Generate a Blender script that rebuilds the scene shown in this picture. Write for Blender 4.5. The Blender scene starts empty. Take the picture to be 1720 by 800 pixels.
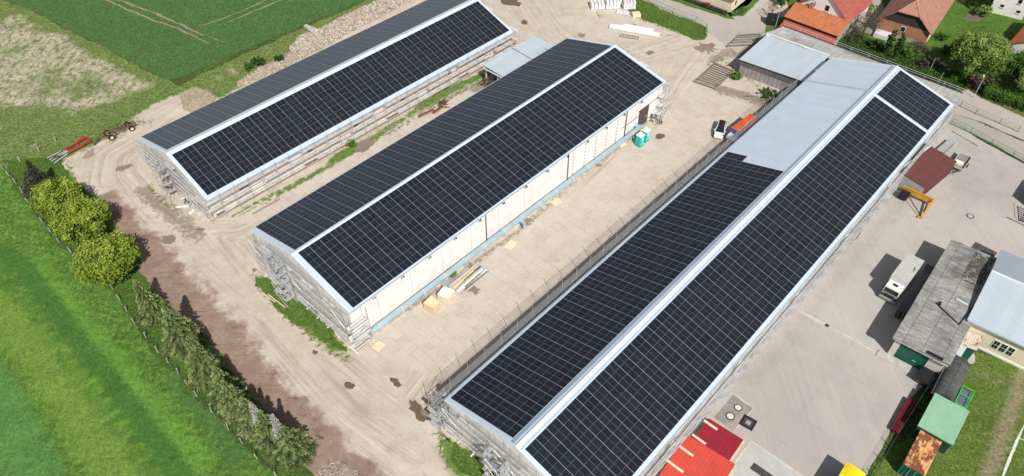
import bpy, bmesh, random
import numpy as np
from math import *
from mathutils import Vector, Matrix
random.seed(7); RNG=np.random.default_rng(5)
SC=bpy.context.scene; COL=SC.collection
R_=random.random
def U(a,b): return random.uniform(a,b)
# ------------------------------------------------------------------ camera model (also used to turn map points of the site survey into metres)
FP,DEP,ROL,HC,SY=1216.458,0.8235,-0.0108,80.4186,45.624
_F=np.array([0,cos(DEP),-sin(DEP)]);_R0=np.array([1.,0,0]);_U0=np.cross(_R0,_F)
_R=cos(ROL)*_R0+sin(ROL)*_U0;_U=-sin(ROL)*_R0+cos(ROL)*_U0
def G(px,py,z=0.0):
    d=_F+_R*(px-860)/FP-_U*(py-400-SY)/FP
    t=(z-HC)/d[2]; return Vector((d[0]*t,d[1]*t,z))
YAW=0.7483
# ------------------------------------------------------------------ mesh builder
class MB:
    def __init__(s): s.v=[];s.f=[];s.uv=[];s.col=[]
    def face(s,pts,uv=None,c=None):
        i=len(s.v); s.v.extend([tuple(p) for p in pts]); s.f.append(tuple(range(i,i+len(pts))))
        s.uv.append(uv); s.col.append(c)
    def prism(s,poly,z0,z1,zt=None):
        n=len(poly)
        lo=[(p[0],p[1],z0) for p in poly]
        hi=[(p[0],p[1],(zt[k] if zt else z1)) for k,p in enumerate(poly)]
        a=sum(poly[k][0]*poly[(k+1)%n][1]-poly[(k+1)%n][0]*poly[k][1] for k in range(n))
        if a<0: lo.reverse();hi.reverse()
        s.face(hi); s.face(lo[::-1])
        for k in range(n):
            j=(k+1)%n; s.face([lo[k],lo[j],hi[j],hi[k]])
        return s
    def box(s,x0,x1,y0,y1,z0,z1):
        if x0>x1:x0,x1=x1,x0
        if y0>y1:y0,y1=y1,y0
        return s.prism([(x0,y0),(x1,y0),(x1,y1),(x0,y1)],z0,z1)
    def hexa(s,b,t):
        # b,t: 4 points each, ccw from above
        s.face(t); s.face(b[::-1])
        for k in range(4):
            j=(k+1)%4; s.face([b[k],b[j],t[j],t[k]])
        return s
    def beam(s,p,q,w,h,up=(0,0,1)):
        p=Vector(p);q=Vector(q);d=(q-p).normalized();up=Vector(up)
        if abs(d.dot(up))>.98: up=Vector((1,0,0))
        x=d.cross(up).normalized();y=x.cross(d).normalized()
        a=[p-x*w/2-y*h/2,p+x*w/2-y*h/2,p+x*w/2+y*h/2,p-x*w/2+y*h/2]
        b=[v+(q-p) for v in a]
        s.face(a);s.face(b[::-1])
        for k in range(4):
            j=(k+1)%4; s.face([a[j],a[k],b[k],b[j]])
        return s
    def tube(s,p,q,r,n=6,r2=None,cap=True):
        p=Vector(p);q=Vector(q);d=(q-p);
        if d.length<1e-5: return s
        d.normalize();up=Vector((0,0,1)) if abs(d.z)<.95 else Vector((1,0,0))
        x=d.cross(up).normalized();y=d.cross(x).normalized();r2=r if r2 is None else r2
        A=[p+(x*cos(2*pi*k/n)+y*sin(2*pi*k/n))*r for k in range(n)]
        B=[q+(x*cos(2*pi*k/n)+y*sin(2*pi*k/n))*r2 for k in range(n)]
        for k in range(n):
            j=(k+1)%n; s.face([A[k],A[j],B[j],B[k]])
        if cap: s.face(A[::-1]);s.face(B)
        return s
    def path(s,pts,r,n=6):
        for a,b in zip(pts[:-1],pts[1:]): s.tube(a,b,r,n)
        return s
    def build(s,name,mat,parent=None,smooth=False):
        me=bpy.data.meshes.new(name); me.from_pydata(s.v,[],s.f)
        if any(u is not None for u in s.uv):
            L=me.uv_layers.new(name='UVMap')
            buf=[]
            for f,u in zip(s.f,s.uv):
                if u is None: buf.extend([0,0]*len(f))
                else:
                    for c in u: buf.extend(c)
            L.data.foreach_set('uv',buf)
        if any(c is not None for c in s.col):
            A=me.attributes.new('tint','FLOAT','FACE'); A.data.foreach_set('value',[0. if c is None else c for c in s.col])
        me.materials.append(mat)
        if smooth: me.polygons.foreach_set('use_smooth',[True]*len(me.polygons))
        me.update()
        o=bpy.data.objects.new(name,me); COL.objects.link(o)
        if parent: o.parent=parent
        return o
def tag(o,label=None,cat=None,group=None,kind=None):
    if label:o['label']=label
    if cat:o['category']=cat
    if group:o['group']=group
    if kind:o['kind']=kind
    return o
def thing(name,label,cat,loc=(0,0,0),rz=0,group=None):
    o=bpy.data.objects.new(name,None);COL.objects.link(o);o.location=tuple(loc);o.rotation_euler=(0,0,rz);o.empty_display_size=.3
    return tag(o,label,cat,group)
def dup(root,loc=None,rz=None,label=None,group=None):
    r=root.copy();COL.objects.link(r)
    if loc is not None:r.location=tuple(loc)
    if rz is not None:r.rotation_euler=(0,0,rz)
    if label:r['label']=label
    if group:r['group']=group
    for ch in [c for c in root.children]:
        c=ch.copy();COL.objects.link(c);c.parent=r
        for g in [g for g in ch.children]:
            d=g.copy();COL.objects.link(d);d.parent=c
    return r
def cpart(o,parent,loc,rz=None):
    c=o.copy();COL.objects.link(c);c.parent=parent;c.location=tuple(loc)
    if rz is not None:c.rotation_euler=(0,0,rz)
    return c
class Fr:
    """local frame: y along yaw direction, x to its right"""
    def __init__(s,x,y,yaw): s.x=x;s.y=y;s.yaw=yaw;s.e=(sin(yaw),cos(yaw));s.n=(cos(yaw),-sin(yaw))
    def w2l(s,p): dx=p[0]-s.x;dy=p[1]-s.y; return Vector((dx*s.n[0]+dy*s.n[1],dx*s.e[0]+dy*s.e[1],p[2] if len(p)>2 else 0))
    def l2w(s,x,y,z=0): return Vector((s.x+s.n[0]*x+s.e[0]*y,s.y+s.n[1]*x+s.e[1]*y,z))
    def g(s,px,py,z=0): return s.w2l(G(px,py,z))
    def root(s,name,label,cat,group=None): return thing(name,label,cat,(s.x,s.y,0),-s.yaw,group)
def rect(A,B,C,D,z):
    """four map points near-left, near-right, far-right, far-left at height z -> frame at the centre, width, length"""
    a,b,c,d=[G(*p,z) for p in (A,B,C,D)]
    m=(a+b+c+d)/4; v=((d-a)+(c-b))/2; w=((b-a)+(c-d))/2
    yaw=atan2(v.x,v.y); yaw2=atan2(-w.y,w.x); yaw=(yaw+yaw2)/2
    return Fr(m.x,m.y,yaw),w.length,v.length
# ------------------------------------------------------------------ materials
class NT:
    def __init__(s,name,rough=.8,spec=.3,metal=0):
        s.m=bpy.data.materials.new(name);s.m.use_nodes=True;s.t=s.m.node_tree;s.b=s.t.nodes['Principled BSDF']
        s.b.inputs['Roughness'].default_value=rough;s.b.inputs['Specular IOR Level'].default_value=spec;s.b.inputs['Metallic'].default_value=metal
        s._g=None;s._o=None
    def n(s,ty,**k):
        x=s.t.nodes.new(ty)
        for a,b in k.items(): setattr(x,a,b)
        return x
    def lk(s,a,b): s.t.links.new(a,b)
    def put(s,sock,v):
        if hasattr(v,'links') or hasattr(v,'is_output'): s.lk(v,sock)
        elif isinstance(v,(tuple,list)):
            v=tuple(v)
            if len(sock.default_value)==4 and len(v)==3: v=v+(1,)
            sock.default_value=v
        else:
            try: sock.default_value=v
            except Exception: sock.default_value=(v,v,v)
    def pos(s):
        if not s._g: s._g=s.n('ShaderNodeNewGeometry')
        return s._g.outputs['Position']
    def obj(s):
        if not s._o: s._o=s.n('ShaderNodeTexCoord')
        return s._o.outputs['Object']
    def uv(s):
        if not s._o: s._o=s.n('ShaderNodeTexCoord')
        return s._o.outputs['UV']
    def map(s,v,rot=(0,0,0),sc=(1,1,1),loc=(0,0,0)):
        m=s.n('ShaderNodeMapping');s.put(m.inputs['Vector'],v);m.inputs['Rotation'].default_value=rot;m.inputs['Scale'].default_value=sc;m.inputs['Location'].default_value=loc
        return m.outputs[0]
    def noise(s,v,scale,detail=4,rough=.55,dist=0):
        x=s.n('ShaderNodeTexNoise');s.put(x.inputs['Vector'],v);x.inputs['Scale'].default_value=scale;x.inputs['Detail'].default_value=detail;x.inputs['Roughness'].default_value=rough;x.inputs['Distortion'].default_value=dist
        return x.outputs['Fac']
    def vor(s,v,scale,out='Distance',feat='F1',rnd=1):
        x=s.n('ShaderNodeTexVoronoi',feature=feat);s.put(x.inputs['Vector'],v);x.inputs['Scale'].default_value=scale;x.inputs['Randomness'].default_value=rnd
        return x.outputs[out]
    def attr(s,name,out='Fac'):
        x=s.n('ShaderNodeAttribute',attribute_name=name);return x.outputs[out]
    def ma(s,op,a,b=0,c=0,clamp=False):
        x=s.n('ShaderNodeMath',operation=op,use_clamp=clamp);s.put(x.inputs[0],a);s.put(x.inputs[1],b);s.put(x.inputs[2],c);return x.outputs[0]
    def ss(s,v,a,b,o0=0,o1=1):
        x=s.n('ShaderNodeMapRange',interpolation_type='SMOOTHSTEP');s.put(x.inputs[0],v);s.put(x.inputs[1],a);s.put(x.inputs[2],b);s.put(x.inputs[3],o0);s.put(x.inputs[4],o1);return x.outputs[0]
    def lin(s,v,a,b,o0=0,o1=1):
        x=s.n('ShaderNodeMapRange');s.put(x.inputs[0],v);s.put(x.inputs[1],a);s.put(x.inputs[2],b);s.put(x.inputs[3],o0);s.put(x.inputs[4],o1);return x.outputs[0]
    def mix(s,f,a,b,bt='MIX'):
        x=s.n('ShaderNodeMix',data_type='RGBA',blend_type=bt);s.put(x.inputs[0],f);s.put(x.inputs[6],a);s.put(x.inputs[7],b);return x.outputs[2]
    def xyz(s,v):
        x=s.n('ShaderNodeSeparateXYZ');s.put(x.inputs[0],v);return x.outputs
    def comb(s,a,b,c=0):
        x=s.n('ShaderNodeCombineXYZ');s.put(x.inputs[0],a);s.put(x.inputs[1],b);s.put(x.inputs[2],c);return x.outputs[0]
    def bump(s,h,st=.3,d=.05):
        x=s.n('ShaderNodeBump');x.inputs['Strength'].default_value=st;x.inputs['Distance'].default_value=d;s.put(x.inputs['Height'],h);s.lk(x.outputs[0],s.b.inputs['Normal'])
    def col(s,c): s.put(s.b.inputs['Base Color'],c);return s
    def rough(s,c): s.put(s.b.inputs['Roughness'],c);return s
MC={}
def plain(name,c,rough=.6,metal=0,var=.18,sc=1.5,spec=.3,dirt=None,stripe=None):
    """weathered paint / metal / wood: never perfectly uniform"""
    if name in MC: return MC[name]
    t=NT(name,rough,spec,metal);v=t.obj()
    n1=t.noise(v,sc,5,.6);n2=t.noise(v,sc*9,3,.6)
    k=t.ma('ADD',t.ma('MULTIPLY',n1,.7),t.ma('MULTIPLY',n2,.3))
    a=tuple(x*(1-var) for x in c);b=tuple(min(1,x*(1+var)) for x in c)
    cc=t.mix(t.ss(k,.3,.7),a,b)
    if dirt: cc=t.mix(t.ss(t.noise(v,sc*.6,6,.7),.52,.72),cc,dirt)
    if stripe:
        ax,per,amt=stripe
        w=t.ma('FRACT',t.ma('DIVIDE',t.xyz(v)[ax],per))
        cc=t.mix(t.ma('MULTIPLY',t.ss(t.ma('ABSOLUTE',t.ma('SUBTRACT',w,.5)),.30,.5),amt),cc,tuple(x*.45 for x in c))
    t.col(cc);MC[name]=t.m;return t.m
STEEL=plain('galvanised_steel',(.60,.61,.62),.42,.35,.15)
DARKSTEEL=plain('dark_weathered_steel',(.10,.095,.09),.5,.4,.3)
RUST=plain('rusty_iron',(.16,.075,.04),.85,.1,.4,3)
DECK=plain('scaffold_deck',(.66,.65,.62),.7,.1,.2)
TOE=plain('toe_board',(.66,.63,.58),.75,0,.2)
TOEW=plain('pale_board',(.72,.71,.68),.75,0,.12)
TOEO=plain('orange_brown_board',(.46,.30,.22),.8,0,.3)
WOOD=plain('fresh_timber',(.66,.50,.31),.8,0,.15,3)
WOODG=plain('grey_timber',(.27,.23,.18),.85,0,.3,3)
CONC=plain('pale_concrete',(.46,.44,.40),.85,0,.15,1.2,dirt=(.3,.28,.25))
BLACK=plain('black_paint',(.018,.018,.02),.5,0,.2)
GLASS=plain('dark_glass',(.015,.02,.025),.08,0,.2,spec=.6)
GREENP=plain('green_paint',(.02,.20,.10),.5,0,.2)
WHITE=plain('white_paint',(.78,.78,.76),.55,0,.06)
RUBBER=plain('rubber',(.02,.02,.02),.8)
REDP=plain('red_paint',(.40,.035,.028),.5,0,.2)
# --- metal roof sheet
def roofmat(name,c,axis=1,per=.28,amt=.18,rough=.38,metal=.25):
    t=NT(name,rough,.4,metal);v=t.obj();x=t.xyz(v)
    w=t.ma('FRACT',t.ma('DIVIDE',x[axis],per));rib=t.ss(t.ma('ABSOLUTE',t.ma('SUBTRACT',w,.5)),.28,.46)
    sheet=t.vor(t.comb(t.ma('FLOOR',t.ma('DIVIDE',x[axis],1.06)),t.ma('FLOOR',t.ma('DIVIDE',x[1-axis],9.)),0),1.,'Color')
    k=t.xyz(sheet)[0]
    big=t.noise(v,.22,4,.6);sm=t.noise(t.map(v,sc=(3,.4,1) if axis==1 else (.4,3,1)),1.2,4,.65)
    cc=t.mix(k,tuple(a*.95 for a in c),tuple(min(1,a*1.03) for a in c))
    cc=t.mix(t.ss(big,.35,.7,0,.35),cc,tuple(a*.86 for a in c))
    cc=t.mix(t.ss(sm,.5,.8,0,.35),cc,tuple(a*.8 for a in c))
    cc=t.mix(t.ma('MULTIPLY',rib,amt),cc,tuple(a*.55 for a in c))
    t.col(cc);t.bump(rib,.35,.03);return t.m
ROOF=roofmat('pale_blue_roof_sheet',(.68,.785,.88))
ROOFX=roofmat('pale_blue_roof_sheet_cross',(.62,.71,.77),axis=0,per=.3,amt=.22)
CAP=plain('ridge_flashing',(.70,.77,.83),.4,.2,.06,.7)
CAPB=plain('blue_joint_strip',(.12,.22,.40),.45,.2,.15)
GUT=plain('gutter_metal',(.50,.58,.64),.4,.35,.12)
# --- solar panel
def panelmat(nm='solar_module_glass',k=1.,bl=0.):
    t=NT(nm,.12,.2);u=t.xyz(t.uv())
    # u.x 0..1 along 1.76 m, u.y 0..1 along 1.13 m ; 
    ex=t.ma('SUBTRACT',.5,t.ma('ABSOLUTE',t.ma('SUBTRACT',u[0],.5)));ey=t.ma('SUBTRACT',.5,t.ma('ABSOLUTE',t.ma('SUBTRACT',u[1],.5)))
    fr=t.ma('MAXIMUM',t.ma('LESS_THAN',ex,.012),t.ma('LESS_THAN',ey,.008))
    mid=t.ma('LESS_THAN',t.ma('ABSOLUTE',t.ma('SUBTRACT',u[0],.5)),.010)
    cx=t.ma('ABSOLUTE',t.ma('SUBTRACT',t.ma('FRACT',t.ma('MULTIPLY',u[0],18)),.5))
    cy=t.ma('ABSOLUTE',t.ma('SUBTRACT',t.ma('FRACT',t.ma('MULTIPLY',u[1],6)),.5))
    cell=t.ma('MAXIMUM',t.ma('GREATER_THAN',cx,.44),t.ma('GREATER_THAN',cy,.475))
    pr=t.attr('tint')
    nn=t.noise(t.pos(),.25,3)
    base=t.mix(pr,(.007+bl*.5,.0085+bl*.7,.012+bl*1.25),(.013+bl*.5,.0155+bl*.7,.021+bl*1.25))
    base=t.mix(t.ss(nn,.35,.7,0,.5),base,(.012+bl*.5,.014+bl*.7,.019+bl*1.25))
    c=t.mix(t.ma('MULTIPLY',cell,.20),base,(.10,.11,.12))
    c=t.mix(mid,c,(.13,.145,.17));c=t.mix(fr,c,t.mix(t.ma('LESS_THAN',ex,.012),(.19,.20,.225),(.30,.32,.355)))
    t.col(c);t.rough(t.lin(fr,0,1,.2,.45));return t.m
PANEL=panelmat('solar_module_glass',1,.005);PANELB=panelmat('solar_module_glass_sky_reflection',1,.042);PANELC=panelmat('solar_module_glass_faint_sky_reflection',1,.016)  # bluer copies for left slopes: sky reflection put into the base colour
RAIL=plain('module_mounting_rail',(.55,.58,.63),.4,.3,.1)
# --- walls
def wallmat(name,c,c2,joint=None,rough=.9,sc=1.):
    t=NT(name,rough,.2);v=t.obj();n=t.noise(v,.5*sc,6,.65);f=t.noise(v,9*sc,4,.6)
    st=t.noise(t.map(v,sc=(2.5,2.5,.25)),1.2,5,.6)
    cc=t.mix(t.ss(n,.35,.7),c,c2);cc=t.mix(t.ss(f,.4,.75,0,.3),cc,tuple(a*.7 for a in c));cc=t.mix(t.ss(st,.5,.75,0,.35),cc,tuple(a*.62 for a in c))
    if joint:
        ax,per,off=joint
        x=t.ma('FRACT',t.ma('DIVIDE',t.ma('ADD',t.xyz(v)[ax],off),per))
        cc=t.mix(t.ma('MULTIPLY',t.ma('LESS_THAN',x,.08/per),.6),cc,tuple(a*.35 for a in c))
    t.col(cc);t.bump(f,.2,.02);return t.m
WALL1=wallmat('pale_render_wall',(.82,.80,.76),(.72,.69,.64))
WALL2=wallmat('cream_panel_wall',(.77,.76,.735),(.69,.67,.635),joint=(1,6.0,1.2))
WALL3=wallmat('white_plaster_wall',(.84,.82,.79),(.72,.69,.65))
WALLW=wallmat('white_house_wall',(.80,.79,.76),(.74,.72,.68))
WALLC=wallmat('cream_house_wall',(.76,.69,.52),(.70,.62,.45))
WALLG=wallmat('grey_board_wall',(.26,.26,.26),(.20,.20,.20),joint=(0,.9,0))
def brickmat(name,c1,c2,mort,ax=0,sc=1):
    t=NT(name,.9,.2);v=t.obj();x=t.xyz(v)
    br=t.n('ShaderNodeTexBrick');t.put(br.inputs['Vector'],t.comb(t.ma('ADD',x[0],x[1]),x[2]));br.inputs['Scale'].default_value=1
    br.inputs['Brick Width'].default_value=.3*sc;br.inputs['Row Height'].default_value=.12*sc;br.inputs['Mortar Size'].default_value=.012
    t.put(br.inputs['Color1'],c1);t.put(br.inputs['Color2'],c2);t.put(br.inputs['Mortar'],mort)
    cc=t.mix(t.ss(t.noise(v,1.3,5,.6),.4,.75,0,.5),br.outputs[0],tuple(a*.6 for a in c1));t.col(cc);return t.m
BRICK=brickmat('red_brick',(.42,.16,.08),(.34,.12,.06),(.4,.32,.25))
def tilemat(name,c1,c2,ax=0,row=.34,col=.3):
    """ax: axis running down the slope"""
    t=NT(name,.8,.25);v=t.obj();x=t.xyz(v)
    fr=t.ma('FRACT',t.ma('DIVIDE',x[ax],row));fc=t.ma('FRACT',t.ma('DIVIDE',x[1-ax],col))
    rowl=t.ss(fr,.0,.25,1,0);coll=t.ss(t.ma('ABSOLUTE',t.ma('SUBTRACT',fc,.5)),.3,.5)
    idv=t.comb(t.ma('FLOOR',t.ma('DIVIDE',x[ax],row)),t.ma('FLOOR',t.ma('DIVIDE',x[1-ax],col)))
    r=t.xyz(t.vor(idv,1.,'Color'))[0]
    cc=t.mix(r,c1,c2);cc=t.mix(t.ss(t.noise(v,.7,6,.65),.45,.75,0,.55),cc,tuple(a*.55 for a in c1))
    cc=t.mix(t.ma('MULTIPLY',rowl,.55),cc,tuple(a*.35 for a in c1));cc=t.mix(t.ma('MULTIPLY',coll,.3),cc,tuple(a*.4 for a in c1))
    t.col(cc);t.bump(t.ma('SUBTRACT',1,rowl),.4,.04);return t.m
def asbmat(name,c,c2,dark,ax=0,sheet=2.4,amt=.5):
    """old fibre cement sheets, lichen and soot streaked"""
    t=NT(name,.9,.2);v=t.obj();x=t.xyz(v)
    w=t.ma('FRACT',t.ma('DIVIDE',x[1-ax],.18));rib=t.ss(t.ma('ABSOLUTE',t.ma('SUBTRACT',w,.5)),.2,.5)
    j=t.ma('LESS_THAN',t.ma('FRACT',t.ma('DIVIDE',x[ax],sheet)),.09/sheet*1.2)
    j2=t.ma('LESS_THAN',t.ma('FRACT',t.ma('DIVIDE',x[1-ax],1.05)),.05)
    s1=t.noise(t.map(v,sc=(1,1,1)),.35,6,.7);s2=t.noise(t.map(v,sc=(.5,5,1) if ax==0 else (5,.5,1)),1.2,6,.7);s3=t.noise(v,6,4,.7)
    cc=t.mix(t.ss(s1,.35,.65),c,c2);cc=t.mix(t.ss(t.noise(v,.16,5,.7),.5,.68,0,.65),cc,dark);cc=t.mix(t.ss(t.noise(v,.3,5,.7,),.45,.3,0,.5),cc,tuple(min(1,a*1.3) for a in c));cc=t.mix(t.ss(s2,.42,.68,0,amt),cc,dark);cc=t.mix(t.ss(s3,.48,.7,0,.6),cc,dark)
    cc=t.mix(t.ma('MULTIPLY',rib,.2),cc,dark);cc=t.mix(t.ma('MULTIPLY',j,.6),cc,dark);cc=t.mix(t.ma('MULTIPLY',j2,.25),cc,dark)
    t.col(cc);t.bump(rib,.4,.04);return t.m
# --- ground materials
def grassmat(name,c1,c2,c3,scale=1.,dry=None,streak=None,wear=None,tone=(),grain=.42):
    t=NT(name,.95,.1);p=t.pos()
    n1=t.noise(p,.09*scale,6,.6);n2=t.noise(p,.6*scale,6,.65);n3=t.noise(p,4.5*scale,5,.75)
    pf=t.map(p,rot=(0,0,.6),sc=(1,.5,1));n4=t.noise(pf,9*scale,4,.8)
    c=t.mix(t.ss(n1,.35,.65),c1,c2);c=t.mix(t.ss(n2,.4,.68,0,.75),c,c3)
    n5=t.noise(p,1.9*scale,5,.8);cl=t.vor(t.map(p,sc=(1,1,1)),2.4*scale)
    c=t.mix(t.ss(n5,.47,.60,0,.7),c,tuple(a*.5 for a in c1));c=t.mix(t.ss(n5,.46,.34,0,.5),c,tuple(min(1,a*1.5) for a in c3))
    c=t.mix(t.ss(n3,.46,.62,0,.6),c,tuple(a*.42 for a in c1));c=t.mix(t.ss(n4,.52,.68,0,.5),c,tuple(min(1,a*1.7) for a in c2));c=t.mix(t.ss(cl,.45,.75,0,.35),c,tuple(a*.4 for a in c1))
    if dry:
        d=t.attr('dry');m=t.ss(t.ma('ADD',t.ma('MULTIPLY',t.noise(p,.10,9,.70),1.25),t.ma('SUBTRACT',t.ma('MULTIPLY',d,.66),.70)),.40,.62)
        m=t.ma('MULTIPLY',m,t.ss(t.noise(t.map(p,rot=(0,0,.75),sc=(1,.65,1)),.8,8,.8),.40,.54,.0,1))
        dc=t.mix(t.ss(t.noise(p,1.2,6,.7),.35,.65),dry,tuple(a*.72 for a in dry))
        dc=t.mix(t.ss(t.vor(p,1.1),.10,.22,.75,0),dc,(.045,.075,.02))
        c=t.mix(m,c,dc)
    if streak:
        w=t.noise(t.map(p,rot=(0,0,streak[0]),sc=(1.6,.06,1)),1.,4,.6);c=t.mix(t.ss(w,.45,.7,0,streak[2]),c,streak[1])
    for an,cc,am in tone:
        m=t.ss(t.ma('ADD',t.attr(an),t.ma('MULTIPLY',t.ma('SUBTRACT',t.noise(p,.5,7,.7),.5),1.1)),.25,.8);c=t.mix(t.ma('MULTIPLY',m,am),c,t.mix(t.ss(n3,.35,.7),cc,tuple(x*1.7 for x in cc)))
    for k,(an,cc,soft) in enumerate(wear or []):
        a=t.attr(an);m=t.ss(t.ma('ADD',a,t.ma('MULTIPLY',t.ma('SUBTRACT',t.noise(p,1.4,6,.75),.5),1.3)),.5-soft,.5+soft)
        c2_=t.mix(t.ss(t.noise(p,2.5,5,.7),.35,.65),cc,tuple(x*.7 for x in cc))
        c=t.mix(m,c,c2_)
    g1=t.noise(p,1.5,8,.85);g2=t.noise(pf,3.6,4,.85);g3=t.noise(p,.33,5,.7)
    k=t.ma('ADD',t.ma('ADD',t.lin(g1,.34,.66,.0,1.0),t.lin(g2,.36,.64,0,.75)),t.lin(g3,.35,.65,0,.45))
    kk=t.lin(k,.3,1.9,1-grain,1+grain);c=t.mix(1.,c,t.comb(kk,kk,kk),'MULTIPLY')
    t.col(c);t.bump(t.ma('ADD',n3,g1),.9,.15);return t.m
def yardmat():
    t=NT('yard_sand',.95,.12);p=t.pos()
    big=t.noise(p,.05,5,.6);mid=t.noise(p,.35,7,.65);fin=t.noise(p,3.,6,.75);sp=t.noise(p,11,3,.7)
    c=t.mix(t.ss(big,.3,.7),(.57,.508,.42),(.505,.447,.368));c=t.mix(t.ss(mid,.42,.7,0,.7),c,(.43,.35,.275));c=t.mix(t.ss(mid,.45,.25,0,.45),c,(.68,.59,.49))
    # wheel tracks
    d=t.attr('trk');tt=t.attr('trt');mk=t.attr('trm')
    tr=t.noise(t.comb(t.ma('MULTIPLY',d,1.5),t.ma('MULTIPLY',tt,.05)),1.,6,.7)
    mkk=t.ma('MULTIPLY',mk,t.ss(t.noise(p,.15,3),.3,.6,.35,1))
    c=t.mix(t.ma('MULTIPLY',t.ss(tr,.48,.64),t.ma('MULTIPLY',mkk,.75)),c,(.35,.275,.215));c=t.mix(t.ma('MULTIPLY',t.ss(tr,.47,.34),t.ma('MULTIPLY',mkk,.7)),c,(.66,.57,.48))
    # concrete slabs
    cf=t.attr('slab');q=t.map(p,rot=(0,0,YAW+.035),loc=(0,0,0))
    wob=t.noise(p,.8,3);q2=t.n('ShaderNodeVectorMath',operation='ADD');t.put(q2.inputs[0],q);t.put(q2.inputs[1],t.comb(t.ma('MULTIPLY',wob,.12),t.ma('MULTIPLY',wob,.12)))
    br=t.n('ShaderNodeTexBrick');t.put(br.inputs['Vector'],q2.outputs[0]);br.inputs['Scale'].default_value=1;br.inputs['Brick Width'].default_value=3.0;br.inputs['Row Height'].default_value=1.5;br.inputs['Mortar Size'].default_value=.03;br.inputs['Mortar Smooth'].default_value=.4;br.offset=.5
    br.inputs['Color1'].default_value=(.0,.0,.0,1);br.inputs['Color2'].default_value=(1,1,1,1);br.inputs['Mortar'].default_value=(.5,.5,.5,1)
    sc_=t.mix(br.outputs[0],(.545,.48,.41),(.58,.515,.44));sc_=t.mix(t.ss(mid,.42,.68,0,.6),sc_,(.47,.39,.315));sc_=t.mix(t.ss(fin,.5,.8,0,.5),sc_,(.34,.28,.22))
    jm=t.ma('MULTIPLY',br.outputs[1],t.ss(t.noise(p,.5,5,.7),.38,.60,.0,.6))
    sc_=t.mix(jm,sc_,(.20,.155,.11))
    c=t.mix(t.ss(t.ma('ADD',cf,t.ma('MULTIPLY',t.ma('SUBTRACT',mid,.5),.9)),.4,.65),c,sc_)
    # brown earth
    b=t.attr('brown');m=t.ss(t.ma('ADD',b,t.ma('MULTIPLY',t.ma('SUBTRACT',mid,.5),1.1)),.32,.68)
    bc=t.mix(t.ss(fin,.35,.7),(.275,.19,.145),(.39,.285,.225));bc=t.mix(t.ss(mid,.4,.6,0,.7),bc,(.24,.165,.125));bc=t.mix(t.ss(t.noise(p,.5,6,.7),.5,.72,0,.7),bc,(.15,.092,.068))
    bc=t.mix(t.ss(t.noise(t.map(p,rot=(0,0,-.68),sc=(.14,1.6,1)),1.,7,.7),.55,.68,0,.75),bc,(.10,.062,.046))
    c=t.mix(m,c,bc)
    # darker soil / soot
    b=t.attr('dark');m=t.ss(t.ma('ADD',b,t.ma('MULTIPLY',t.ma('SUBTRACT',t.noise(p,1.1,7,.75),.5),1.5)),.45,.75);c=t.mix(t.ma('MULTIPLY',m,.8),c,t.mix(fin,(.17,.135,.10),(.27,.22,.175)))
    # weeds
    b=t.attr('weed');m=t.ss(t.ma('ADD',b,t.ma('MULTIPLY',t.ma('SUBTRACT',t.noise(p,1.3,7,.75),.5),1.9)),.5,.72);c=t.mix(m,c,t.mix(t.ss(fin,.3,.7),(.05,.085,.02),(.22,.25,.07)))
    b=t.attr('grass');gn=t.ma('ADD',t.ma('MULTIPLY',t.noise(p,.9,8,.75),.75),t.ma('MULTIPLY',t.noise(p,5.,4,.7),.35));m=t.ss(t.ma('ADD',b,t.ma('MULTIPLY',t.ma('SUBTRACT',gn,.55),2.1)),.42,.62);gc=t.mix(t.ss(t.noise(p,1.1,6,.7),.35,.65),(.08,.16,.025),(.17,.25,.055));gc=t.mix(t.ss(fin,.45,.7,0,.7),gc,(.035,.07,.015));gc=t.mix(t.ss(t.noise(p,2.,5,.7),.55,.7,0,.7),gc,(.30,.28,.12));c=t.mix(m,c,gc)
    # wet
    b=t.attr('wet');m=t.ss(t.ma('ADD',b,t.ma('MULTIPLY',t.ma('SUBTRACT',t.noise(p,.6,6,.7),.5),1.0)),.46,.56);c=t.mix(t.ma('MULTIPLY',m,.85),c,(.15,.115,.085))
    # pebbles and crumbs
    c=t.mix(t.ss(fin,.5,.85,0,.45),c,(.26,.2,.155));c=t.mix(t.ss(sp,.6,.8,0,.35),c,(.75,.68,.58));c=t.mix(t.ss(sp,.40,.2,0,.4),c,(.24,.19,.15))
    peb=t.ss(t.vor(p,1.7),.05,.10,1,0);c=t.mix(t.ma('MULTIPLY',peb,.55),c,t.mix(t.noise(p,2.),(.16,.13,.1),(.8,.74,.66)))
    t.col(c);t.bump(t.ma('ADD',fin,t.ma('MULTIPLY',mid,1.2)),.5,.10);t.rough(t.ss(m,0,1,.95,.6));return t.m
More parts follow.
